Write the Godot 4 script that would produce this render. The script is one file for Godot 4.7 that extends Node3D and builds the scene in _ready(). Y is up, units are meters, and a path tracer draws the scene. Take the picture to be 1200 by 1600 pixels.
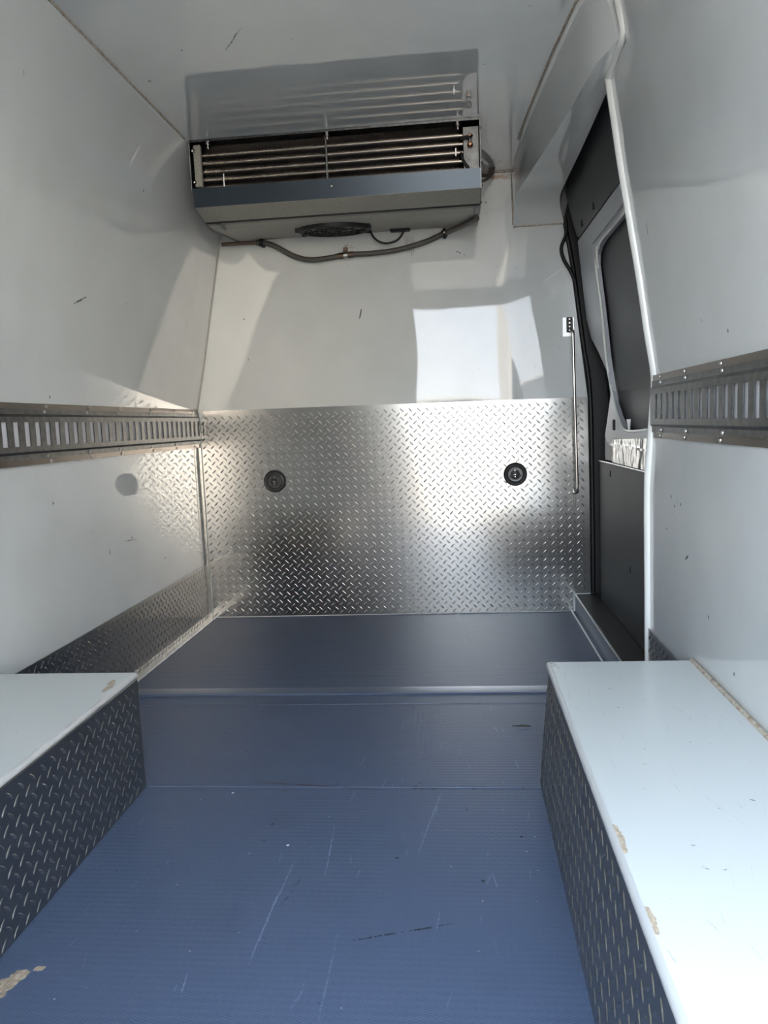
extends Node3D
# A refrigerated cargo van seen from its open rear door: bulkhead ahead, side door opening beside it.
# Metres; y up; van floor at y 0; the bulkhead stands at z -3.26; the camera is at the rear sill.

const ZB := -3.26
const ZR := -0.12      # rear end of the load space
const CEIL := 1.80
const EYE := Vector3(0, 0.82, 0)

var M := {}
var rng := RandomNumberGenerator.new()


func _ready() -> void:
	rng.seed = 7
	setup_view()
	make_materials()
	build_outside()
	build_shell()
	build_floor()
	build_walls()
	build_ceiling_and_header()
	build_side_door()
	build_tread_plates()
	build_wheel_boxes()
	build_cargo_rails()
	build_evaporator()
	build_drain_hose()
	build_small_fittings()


# ---------------------------------------------------------------- camera, sky, sun
func setup_view() -> void:
	var cam := Camera3D.new()
	cam.name = "camera"
	cam.transform = Transform3D(Basis(Vector3(0.99469075, -0.04195883, -0.09396686), Vector3(0.03083541, 0.99267127, -0.11684574), Vector3(0.09818091, 0.11332787, 0.98869475)), EYE)
	cam.fov = rad_to_deg(2.0 * atan(800.0 / 1210.0))
	cam.near = 0.03
	cam.far = 200.0
	add_child(cam)
	cam.current = true

	var sky_mat := ProceduralSkyMaterial.new()
	sky_mat.sky_top_color = Color(0.60, 0.66, 0.735)
	sky_mat.sky_horizon_color = Color(0.865, 0.88, 0.895)
	sky_mat.sky_curve = 0.14
	sky_mat.ground_bottom_color = Color(0.42, 0.40, 0.38)
	sky_mat.ground_horizon_color = Color(0.62, 0.62, 0.62)
	sky_mat.sky_energy_multiplier = 1.0
	var sky := Sky.new()
	sky.sky_material = sky_mat
	var env := Environment.new()
	env.background_mode = Environment.BG_SKY
	env.sky = sky
	env.background_energy_multiplier = 2.2
	env.tonemap_mode = Environment.TONE_MAPPER_LINEAR
	env.tonemap_exposure = 13.6
	env.sdfgi_enabled = true
	env.ssao_enabled = true
	env.ssil_enabled = true
	var we := WorldEnvironment.new()
	we.name = "world_environment"
	we.environment = env
	add_child(we)

	var sun := DirectionalLight3D.new()
	sun.name = "sun"
	sun.light_energy = 5.0
	sun.light_color = Color(1.0, 0.965, 0.92)
	sun.light_angular_distance = 0.6
	sun.shadow_enabled = true
	add_child(sun)
	sun.look_at_from_position(Vector3(-6, 14, -9), Vector3(0, 0, 0))


# ---------------------------------------------------------------- helpers: nodes
func tag(o: Node, label := "", category := "", group := "", kind := "") -> void:
	if label: o.set_meta("label", label)
	if category: o.set_meta("category", category)
	if group: o.set_meta("group", group)
	if kind: o.set_meta("kind", kind)


func put(called: String, mesh: Mesh, mat: Material, parent: Node = self) -> MeshInstance3D:
	var o := MeshInstance3D.new()
	o.name = called
	o.mesh = mesh
	o.material_override = mat
	parent.add_child(o, true)
	return o


func thing(called: String, at := Vector3.ZERO) -> Node3D:
	var o := Node3D.new()
	o.name = called
	o.position = at
	add_child(o, true)
	return o


func tool() -> SurfaceTool:
	var st := SurfaceTool.new()
	st.begin(Mesh.PRIMITIVE_TRIANGLES)
	return st


func done(st: SurfaceTool) -> ArrayMesh:
	st.generate_normals()
	return st.commit()


# ---------------------------------------------------------------- helpers: shapes
# Triangle whose front looks away from the point "inside".
func tri_out(st: SurfaceTool, a: Vector3, b: Vector3, c: Vector3, inside: Vector3, group := -1) -> void:
	var n := (c - a).cross(b - a)
	var pts := [a, b, c] if n.dot((a + b + c) / 3.0 - inside) >= 0.0 else [a, c, b]
	for p in pts:
		st.set_smooth_group(group)
		st.set_uv(Vector2(0, 0))
		st.add_vertex(p)


func quad_out(st: SurfaceTool, a: Vector3, b: Vector3, c: Vector3, d: Vector3, inside: Vector3, group := -1) -> void:
	tri_out(st, a, b, c, inside, group)
	tri_out(st, a, c, d, inside, group)


# Quad facing the side from which a,b,c,d run clockwise... made to face "towards", with two uv sets.
func quad_uv(st: SurfaceTool, p: Array, uv: Array, uv2: Array, towards: Vector3, group := -1) -> void:
	var n: Vector3 = (p[2] - p[0]).cross(p[1] - p[0])
	if n.length() < 1e-12:
		n = (p[3] - p[0]).cross(p[2] - p[0])
	var order := [0, 1, 2, 0, 2, 3] if n.dot(towards) >= 0.0 else [0, 2, 1, 0, 3, 2]
	for k in order:
		st.set_smooth_group(group)
		st.set_uv(uv[k])
		st.set_uv2(uv2[k])
		st.add_vertex(p[k])


# Box with chamfered edges; t places it.
func add_box(st: SurfaceTool, lo: Vector3, hi: Vector3, ch := 0.0, t := Transform3D()) -> void:
	var c := (lo + hi) / 2.0
	var h := (hi - lo) / 2.0
	ch = minf(ch, minf(h.x, minf(h.y, h.z)) * 0.9)
	var w := t * c
	for a in 3:
		var b := (a + 1) % 3
		var d := (a + 2) % 3
		for s in [-1.0, 1.0]:
			var q := []
			for k in [[-1, -1], [1, -1], [1, 1], [-1, 1]]:
				var v := Vector3()
				v[a] = s * h[a]
				v[b] = k[0] * (h[b] - ch)
				v[d] = k[1] * (h[d] - ch)
				q.append(t * (c + v))
			quad_out(st, q[0], q[1], q[2], q[3], w)
	if ch <= 0.0:
		return
	for a in 3:
		var b := (a + 1) % 3
		var d := (a + 2) % 3
		for s in [-1.0, 1.0]:
			for r in [-1.0, 1.0]:
				var q := []
				for k in [[0, -1], [0, 1], [1, 1], [1, -1]]:
					var v := Vector3()
					v[b] = s * (h[b] if k[0] == 0 else h[b] - ch)
					v[d] = r * (h[d] - ch if k[0] == 0 else h[d])
					v[a] = k[1] * (h[a] - ch)
					q.append(t * (c + v))
				quad_out(st, q[0], q[1], q[2], q[3], w)
	for sx in [-1.0, 1.0]:
		for sy in [-1.0, 1.0]:
			for sz in [-1.0, 1.0]:
				var s := Vector3(sx, sy, sz)
				var q := []
				for a in 3:
					var v := s * (h - Vector3.ONE * ch)
					v[a] = s[a] * h[a]
					q.append(t * (c + v))
				tri_out(st, q[0], q[1], q[2], w)


func box(lo: Vector3, hi: Vector3, ch := 0.0) -> ArrayMesh:
	var st := tool()
	add_box(st, lo, hi, ch)
	return done(st)


# Closed polygon (x, y) extruded from z0 to z1; "place" turns (x, y, z) into a point.
func add_prism(st: SurfaceTool, poly: PackedVector2Array, z0: float, z1: float, place = null) -> void:
	var at := func(p: Vector2, z: float) -> Vector3:
		return place.call(p, z) if place != null else Vector3(p.x, p.y, z)
	if Geometry2D.is_polygon_clockwise(poly):
		poly = poly.duplicate()
		poly.reverse()
	var flip: Vector3 = (at.call(Vector2(1, 0), 0.0) - at.call(Vector2(0, 0), 0.0)).cross(at.call(Vector2(0, 1), 0.0) - at.call(Vector2(0, 0), 0.0))
	var along: Vector3 = at.call(Vector2(0, 0), 1.0) - at.call(Vector2(0, 0), 0.0)
	var same := (flip.dot(along) > 0.0) == (z1 > z0)
	var idx := Geometry2D.triangulate_polygon(poly)
	for k in range(0, idx.size(), 3):
		var t := [poly[idx[k]], poly[idx[k + 1]], poly[idx[k + 2]]]
		if (t[1] - t[0]).cross(t[2] - t[0]) < 0.0:
			t = [t[0], t[2], t[1]]
		# counter-clockwise seen from +along; Godot fronts are clockwise
		var near := [0, 2, 1] if same else [0, 1, 2]
		var far := [0, 1, 2] if same else [0, 2, 1]
		for j in near:
			st.set_smooth_group(-1)
			st.add_vertex(at.call(t[j], z1))
		for j in far:
			st.set_smooth_group(-1)
			st.add_vertex(at.call(t[j], z0))
	for k in poly.size():
		var p := poly[k]
		var q := poly[(k + 1) % poly.size()]
		var v := [at.call(p, z0), at.call(q, z0), at.call(q, z1), at.call(p, z1)]
		for j in ([0, 2, 1, 0, 3, 2] if same else [0, 1, 2, 0, 2, 3]):
			st.set_smooth_group(-1)
			st.add_vertex(v[j])


func prism(poly: PackedVector2Array, z0: float, z1: float, place = null) -> ArrayMesh:
	var st := tool()
	add_prism(st, poly, z0, z1, place)
	return done(st)


# Round tube along a line of points, with flat ends.
func add_tube(st: SurfaceTool, pts: PackedVector3Array, r: float, sides := 12, squash := Vector2(1, 1)) -> void:
	var rings := []
	var side := Vector3.ZERO
	for i in pts.size():
		var d := (pts[mini(i + 1, pts.size() - 1)] - pts[maxi(i - 1, 0)]).normalized()
		if side == Vector3.ZERO:
			side = d.cross(Vector3.UP if absf(d.y) < 0.9 else Vector3.RIGHT).normalized()
		side = (side - d * side.dot(d)).normalized()
		var up := side.cross(d)
		var ring := []
		for k in sides:
			var a := TAU * k / sides
			ring.append(pts[i] + (side * cos(a) * squash.x + up * sin(a) * squash.y) * r)
		rings.append(ring)
	for i in pts.size() - 1:
		var mid := (pts[i] + pts[i + 1]) / 2.0
		for k in sides:
			var l := (k + 1) % sides
			quad_out(st, rings[i][k], rings[i + 1][k], rings[i + 1][l], rings[i][l], mid, 1)
	for e in [0, pts.size() - 1]:
		var inner: Vector3 = pts[1] if e == 0 else pts[e - 1]
		for k in sides:
			tri_out(st, pts[e], rings[e][k], rings[e][(k + 1) % sides], inner, -1)


func tube(pts: PackedVector3Array, r: float, sides := 12, squash := Vector2(1, 1)) -> ArrayMesh:
	var st := tool()
	add_tube(st, pts, r, sides, squash)
	return done(st)


func smooth_path(pts: PackedVector3Array, step: float) -> PackedVector3Array:
	var c := Curve3D.new()
	c.bake_interval = step
	for i in pts.size():
		var t := (pts[mini(i + 1, pts.size() - 1)] - pts[maxi(i - 1, 0)]) / 6.0
		c.add_point(pts[i], -t, t)
	return c.get_baked_points()


# Profile of (radius, height) pairs turned about the local y axis, then placed by t.
func add_lathe(st: SurfaceTool, prof: PackedVector2Array, t: Transform3D, sides := 28, smooth := true) -> void:
	for i in prof.size() - 1:
		var p := prof[i]
		var q := prof[i + 1]
		var edge := q - p
		var out2 := Vector2(edge.y, -edge.x)  # to the right of the way the profile runs
		for k in sides:
			var a := TAU * k / sides
			var b := TAU * (k + 1) / sides
			var mid := (a + b) / 2.0
			var n := t.basis * Vector3(out2.x * cos(mid), out2.y, out2.x * sin(mid))
			var v := [t * Vector3(p.x * cos(a), p.y, p.x * sin(a)), t * Vector3(q.x * cos(a), q.y, q.x * sin(a)), t * Vector3(q.x * cos(b), q.y, q.x * sin(b)), t * Vector3(p.x * cos(b), p.y, p.x * sin(b))]
			for j in [[0, 1, 2], [0, 2, 3]]:
				var x: Vector3 = v[j[0]]
				var y: Vector3 = v[j[1]]
				var z: Vector3 = v[j[2]]
				var m := (z - x).cross(y - x)
				if m.length() < 1e-14:
					continue
				for w in ([x, y, z] if m.dot(n) >= 0.0 else [x, z, y]):
					st.set_smooth_group(i + 1 if smooth else -1)
					st.add_vertex(w)


func lathe(prof: PackedVector2Array, t: Transform3D, sides := 28) -> ArrayMesh:
	var st := tool()
	add_lathe(st, prof, t, sides)
	return done(st)


func facing(at: Vector3, normal: Vector3) -> Transform3D:
	var y := normal.normalized()
	var x := y.cross(Vector3.UP if absf(y.y) < 0.9 else Vector3.RIGHT).normalized()
	return Transform3D(Basis(x, y, x.cross(y)), at)


func rivet_mesh(r := 0.005, h := 0.003) -> ArrayMesh:
	return lathe(PackedVector2Array([Vector2(r, 0), Vector2(r * 0.9, h * 0.5), Vector2(r * 0.55, h * 0.9), Vector2(0, h)]), Transform3D(), 12)


# Curved lining sheet: inner profile (x, y) run along z, with thickness "out" in x; uv1 in metres, uv2 over the whole sheet.
func lining(profile: PackedVector2Array, z0: float, z1: float, out: float, y_lo: float, y_hi: float, u_lo: float, u_hi: float) -> ArrayMesh:
	var st := tool()
	var to := Vector3(-signf(out), 0.0, 0.0)
	var s := 0.0
	for i in profile.size() - 1:
		var p := profile[i]
		var q := profile[i + 1]
		var ds := p.distance_to(q)
		var a := [Vector3(p.x, p.y, z0), Vector3(p.x, p.y, z1), Vector3(q.x, q.y, z1), Vector3(q.x, q.y, z0)]
		var uv := [Vector2(z0, s), Vector2(z1, s), Vector2(z1, s + ds), Vector2(z0, s + ds)]
		var uv2 := []
		for v in a:
			uv2.append(Vector2((v.z - u_lo) / (u_hi - u_lo), 1.0 - (v.y - y_lo) / (y_hi - y_lo)))
		quad_uv(st, a, uv, uv2, to, 1)
		var b := []
		for v in a:
			b.append(v + Vector3(out, 0, 0))
		quad_uv(st, b, uv, uv2, -to, -1)
		for z in [0, 1]:
			var e := [a[z], b[z], b[3 - z], a[3 - z]]
			quad_uv(st, e, [uv[z], uv[z], uv[3 - z], uv[3 - z]], [uv2[z], uv2[z], uv2[3 - z], uv2[3 - z]], Vector3(0, 0, -1.0 if (z == 0) == (z0 < z1) else 1.0))
		if i == 0 or i == profile.size() - 2:
			var k := [0, 1] if i == 0 else [3, 2]
			quad_uv(st, [a[k[0]], a[k[1]], b[k[1]], b[k[0]]], [uv[k[0]], uv[k[1]], uv[k[1]], uv[k[0]]], [uv2[k[0]], uv2[k[1]], uv2[k[1]], uv2[k[0]]], Vector3(0, -1.0 if i == 0 else 1.0, 0))
		s += ds
	return done(st)


# Thin flat slab with one face given uv1 in metres and uv2 over a range; corner o, edges u and v, thickness w.
func slab(o: Vector3, u: Vector3, v: Vector3, w: Vector3, uv2_lo := Vector2.ZERO, uv2_hi := Vector2.ONE) -> ArrayMesh:
	var st := tool()
	var a := [o, o + u, o + u + v, o + v]
	var uv := [Vector2(0, 0), Vector2(u.length(), 0), Vector2(u.length(), v.length()), Vector2(0, v.length())]
	var uv2 := [uv2_lo, Vector2(uv2_hi.x, uv2_lo.y), uv2_hi, Vector2(uv2_lo.x, uv2_hi.y)]
	quad_uv(st, a, uv, uv2, -w)
	var b := []
	for p in a:
		b.append(p + w)
	quad_uv(st, b, uv, uv2, w)
	var mid := o + (u + v + w) / 2.0
	for k in 4:
		var l := (k + 1) % 4
		var face := [a[k], a[l], b[l], b[k]]
		quad_uv(st, face, [uv[k], uv[l], uv[l], uv[k]], [uv2[k], uv2[l], uv2[l], uv2[k]], (a[k] + a[l] + b[k] + b[l]) / 4.0 - mid)
	return done(st)


# ---------------------------------------------------------------- helpers: marks on a surface
func blank(w: int, h: int, base: Color) -> Image:
	var im := Image.create_empty(w, h, false, Image.FORMAT_RGBA8)
	im.fill(Color(base.r, base.g, base.b, 0.0))
	return im


func dab(im: Image, at: Vector2, r: float, c: Color) -> void:
	for y in range(maxi(0, int(at.y - r - 1)), mini(im.get_height(), int(at.y + r + 2))):
		for x in range(maxi(0, int(at.x - r - 1)), mini(im.get_width(), int(at.x + r + 2))):
			var k := clampf(r + 0.5 - Vector2(x + 0.5, y + 0.5).distance_to(at), 0.0, 1.0) * c.a
			if k > 0.0:
				var o := im.get_pixel(x, y)
				var a := k + o.a * (1.0 - k)
				var mix := Color(c.r, c.g, c.b).lerp(Color(o.r, o.g, o.b), o.a * (1.0 - k) / maxf(a, 1e-4))
				im.set_pixel(x, y, Color(mix.r, mix.g, mix.b, a))


# A stroke from a to b; "broken" leaves gaps, as a scuff does.
func stroke(im: Image, a: Vector2, b: Vector2, r: float, c: Color, broken := 0.0, wobble := 0.0) -> void:
	var n := maxi(2, int(a.distance_to(b) / maxf(0.6, r * 0.8)))
	var side := (b - a).orthogonal().normalized()
	var off := 0.0
	for i in n + 1:
		var t := float(i) / n
		off += rng.randf_range(-wobble, wobble)
		if rng.randf() < broken:
			continue
		dab(im, a.lerp(b, t) + side * off, r * rng.randf_range(0.6, 1.1) * (1.0 - 0.6 * absf(2.0 * t - 1.0) ** 3), c)


func texture(im: Image) -> ImageTexture:
	return ImageTexture.create_from_image(im)


func noise_texture(freq: float, ramp: Array, octaves := 4, size := 512, kind := FastNoiseLite.TYPE_SIMPLEX_SMOOTH, sd := 3) -> NoiseTexture2D:
	var n := FastNoiseLite.new()
	n.noise_type = kind
	n.frequency = freq
	n.fractal_octaves = octaves
	n.seed = sd
	var t := NoiseTexture2D.new()
	t.width = size
	t.height = size
	t.seamless = true
	t.noise = n
	var g := Gradient.new()
	g.offsets = PackedFloat32Array([0.0, 0.5, 1.0])
	g.colors = PackedColorArray(ramp)
	t.color_ramp = g
	return t


func mat(color: Color, rough: float, metal := 0.0, spec := 0.5) -> StandardMaterial3D:
	var m := StandardMaterial3D.new()
	m.albedo_color = color
	m.roughness = rough
	m.metallic = metal
	m.metallic_specular = spec
	return m


func with_marks(m: StandardMaterial3D, im: Image) -> StandardMaterial3D:
	var d: StandardMaterial3D = m.duplicate()
	d.detail_enabled = true
	d.detail_uv_layer = BaseMaterial3D.DETAIL_UV_2
	d.detail_blend_mode = BaseMaterial3D.BLEND_MODE_MIX
	d.detail_albedo = texture(im)
	return d


# ---------------------------------------------------------------- materials
func make_materials() -> void:
	# glossy white fibreglass lining, very slightly wavy
	var w := mat(Color(0.82, 0.83, 0.82), 0.03, 0.0, 0.6)
	w.albedo_texture = noise_texture(0.008, [Color(0.965, 0.965, 0.96), Color(0.985, 0.985, 0.985), Color(1, 1, 1)])
	w.heightmap_enabled = true
	w.heightmap_texture = noise_texture(0.006, [Color.BLACK, Color(0.5, 0.5, 0.5), Color.WHITE], 2, 512, FastNoiseLite.TYPE_SIMPLEX_SMOOTH, 11)
	w.heightmap_scale = 0.035
	w.uv1_scale = Vector3(0.8, 0.8, 0.8)
	w.clearcoat_enabled = true
	w.clearcoat = 0.3
	w.clearcoat_roughness = 0.015
	M.white = w
	var c: StandardMaterial3D = w.duplicate()
	c.clearcoat = 1.0
	c.metallic_specular = 0.7
	c.heightmap_scale = 0.012
	M.ceiling = c
	var fr: StandardMaterial3D = w.duplicate()
	fr.clearcoat_enabled = false
	fr.metallic_specular = 0.42
	M.bulkhead = fr
	M.white_plain = mat(Color(0.82, 0.83, 0.82), 0.15)
	M.trim = mat(Color(0.88, 0.88, 0.86), 0.22)
	M.caulk = mat(Color(0.76, 0.73, 0.68), 0.6)
	M.caulk.albedo_texture = noise_texture(0.05, [Color(0.62, 0.50, 0.42), Color(0.95, 0.93, 0.90), Color(1, 1, 1)], 5, 256)
	M.caulk.uv1_triplanar = true
	M.caulk.uv1_scale = Vector3(5, 5, 5)

	# tread plate: rolled aluminium
	var a := mat(Color(0.64, 0.635, 0.62), 0.2, 1.0)
	M.tread = a
	M.tread_worn = a.duplicate()
	M.tread_worn.roughness = 0.34
	M.galv = mat(Color(0.47, 0.475, 0.475), 0.36, 1.0)
	M.galv.albedo_texture = noise_texture(0.03, [Color(0.72, 0.72, 0.72), Color(0.9, 0.9, 0.9), Color(1, 1, 1)], 3, 256, FastNoiseLite.TYPE_CELLULAR, 2)
	M.galv.uv1_triplanar = true
	M.galv.uv1_scale = Vector3(6, 6, 6)
	M.steel = mat(Color(0.62, 0.61, 0.60), 0.25, 1.0)
	M.band = mat(Color(0.25, 0.28, 0.31), 0.3, 0.9)
	M.zinc_dull = mat(Color(0.68, 0.67, 0.64), 0.5, 0.4)
	M.zinc_dull.albedo_texture = noise_texture(0.09, [Color(0.70, 0.69, 0.66), Color(0.9, 0.9, 0.88), Color(1, 1, 1)], 4, 512, FastNoiseLite.TYPE_SIMPLEX, 8)
	M.zinc_dull.uv1_triplanar = true
	M.zinc_dull.uv1_scale = Vector3(3, 3, 3)
	M.fin = mat(Color(0.58, 0.55, 0.51), 0.3, 1.0)
	M.backing = mat(Color(0.50, 0.47, 0.44), 0.26, 1.0)
	M.chrome = mat(Color(0.80, 0.78, 0.75), 0.14, 1.0)
	M.aluminium = mat(Color(0.78, 0.78, 0.77), 0.3, 1.0)
	M.copper = mat(Color(0.62, 0.47, 0.38), 0.35, 1.0)
	M.old_copper = mat(Color(0.42, 0.35, 0.30), 0.5, 0.7)
	M.foil = mat(Color(0.85, 0.84, 0.82), 0.16, 1.0)
	M.foil.heightmap_enabled = true
	M.foil.heightmap_texture = noise_texture(0.02, [Color.BLACK, Color(0.5, 0.5, 0.5), Color.WHITE], 3, 256, FastNoiseLite.TYPE_SIMPLEX, 9)
	M.foil.heightmap_scale = 0.6
	M.foil.uv1_triplanar = true
	M.foil.uv1_scale = Vector3(1.2, 1.2, 1.2)

	# blue rubber floor: cross ribs and a fine chevron weave
	var n := 256
	var im := Image.create_empty(n, n, false, Image.FORMAT_RGB8)
	for y in n:
		for x in n:
			var rib := 0.5 + 0.5 * sin(TAU * 8.0 * y / n)
			var chev := absf(fmod(x / 16.0, 2.0) - 1.0)
			var fine := 0.5 + 0.5 * sin(TAU * (24.0 * y / n + chev))
			var h := clampf(0.45 * rib + 0.55 * fine, 0.0, 1.0)
			im.set_pixel(x, y, Color(h, h, h))
	var f := mat(Color(0.29, 0.338, 0.425), 0.36, 0.0, 0.27)
	f.heightmap_enabled = true
	f.heightmap_texture = texture(im)
	f.heightmap_scale = 0.035
	f.uv1_scale = Vector3(8.9, 8.9, 8.9)
	M.floor = f
	M.floor_edge = mat(Color(0.29, 0.338, 0.425), 0.28)
	M.sill = mat(Color(0.16, 0.145, 0.13), 0.55)

	M.door_dark = mat(Color(0.185, 0.19, 0.195), 0.42)
	M.door_paint = mat(Color(0.66, 0.67, 0.68), 0.3)
	M.black = mat(Color(0.025, 0.025, 0.027), 0.55)
	M.black_gloss = mat(Color(0.03, 0.03, 0.032), 0.25)
	M.grey_plastic = mat(Color(0.10, 0.105, 0.105), 0.3)
	M.cup = mat(Color(0.21, 0.215, 0.21), 0.28)
	M.shell = mat(Color(0.10, 0.10, 0.105), 0.7)
	M.coil_back = mat(Color(0.40, 0.375, 0.345), 0.55, 0.3)
	M.hose = mat(Color(0.30, 0.285, 0.26), 0.5)
	M.board = mat(Color(0.765, 0.78, 0.77), 0.22)
	M.nosing = mat(Color(0.70, 0.70, 0.69), 0.3)


# ---------------------------------------------------------------- what stands outside the rear door
func build_outside() -> void:
	var g := put("ground", box(Vector3(-40, -0.85, -30), Vector3(40, -0.70, 50)), ground_mat())
	tag(g, "worn grey asphalt yard around the van", "", "", "structure")
	var b := thing("yard_building", Vector3(8.0, -0.70, 10))
	tag(b, "long cream rendered building across the yard", "building")
	put("wall", box(Vector3(-6.9, 0, 0), Vector3(9.0, 4.8, 4)), mat(Color(0.66, 0.64, 0.61), 0.9), b)
	put("roof_edge", box(Vector3(-7.1, 4.8, -0.2), Vector3(9.2, 5.0, 4.2), 0.02), mat(Color(0.45, 0.42, 0.40), 0.8), b)
	for x in [-3.4, 1.2, 5.0]:
		var d := put("roller_door", box(Vector3(x, 0, -0.03), Vector3(x + 2.0, 3.0, 0.02)), mat(Color(0.50, 0.52, 0.55), 0.6), b)
		put("bottom_rail", box(Vector3(x, 0.0, -0.05), Vector3(x + 2.0, 0.12, -0.03)), mat(Color(0.4, 0.4, 0.4), 0.5), d)
	var y := thing("yard_wall", Vector3(-7.0, -0.70, 14))
	tag(y, "grey block yard wall with a coping behind the van", "wall")
	put("panel", box(Vector3(-12, 0, 0), Vector3(8.0, 2.0, 0.2)), mat(Color(0.33, 0.34, 0.36), 0.9), y)
	put("coping", box(Vector3(-12.1, 2.0, -0.05), Vector3(8.1, 2.08, 0.25), 0.01), mat(Color(0.66, 0.66, 0.65), 0.9), y)


func ground_mat() -> StandardMaterial3D:
	var m := mat(Color(0.30, 0.295, 0.285), 0.9)
	m.albedo_texture = noise_texture(0.01, [Color(0.75, 0.75, 0.75), Color(0.9, 0.9, 0.9), Color(1, 1, 1)], 5, 512)
	m.uv1_triplanar = true
	m.uv1_scale = Vector3(0.3, 0.3, 0.3)
	return m


# ---------------------------------------------------------------- van body around the linings
func build_shell() -> void:
	var st := tool()
	add_box(st, Vector3(0.66, -0.35, -3.62), Vector3(0.70, 1.98, ZR + 0.06))
	add_box(st, Vector3(-1.24, -0.35, -3.62), Vector3(-1.20, 1.98, ZR + 0.06))
	add_box(st, Vector3(-1.24, 1.94, -3.62), Vector3(0.70, 1.98, ZR + 0.06))
	add_box(st, Vector3(-1.24, -0.35, -3.66), Vector3(0.70, 1.98, -3.62))
	add_box(st, Vector3(-1.24, -0.35, -3.62), Vector3(0.70, -0.08, ZR + 0.06))
	# rear frame between lining and skin, and the lintel over the doors
	add_box(st, Vector3(0.455, -0.08, ZR), Vector3(0.66, 1.94, ZR + 0.05))
	add_box(st, Vector3(-1.20, -0.08, ZR), Vector3(-1.08, 1.94, ZR + 0.05))
	add_box(st, Vector3(-1.08, 1.73, ZR), Vector3(0.455, 1.94, ZR + 0.05))
	tag(put("wall_outer", done(st), M.shell), "dark steel body of the van around the white linings", "", "", "structure")
	# the left-hand rear door is shut
	var d := thing("door_2", Vector3(0, 0, 0))
	tag(d, "shut rear door leaf lined in white", "", "", "structure")
	put("door_leaf", box(Vector3(-1.08, -0.05, ZR), Vector3(-0.335, 1.73, ZR + 0.05), 0.006), M.white_plain, d)
	put("door_seal", box(Vector3(-0.345, -0.05, ZR - 0.012), Vector3(-0.322, 1.73, ZR + 0.03), 0.005), M.black, d)


# ---------------------------------------------------------------- floor
func floor_px(x: float, z: float) -> Vector2:
	return Vector2((x + 1.15) / 1.75 * 1024.0, (z + 3.3) / 3.2 * 1872.0)


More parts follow.
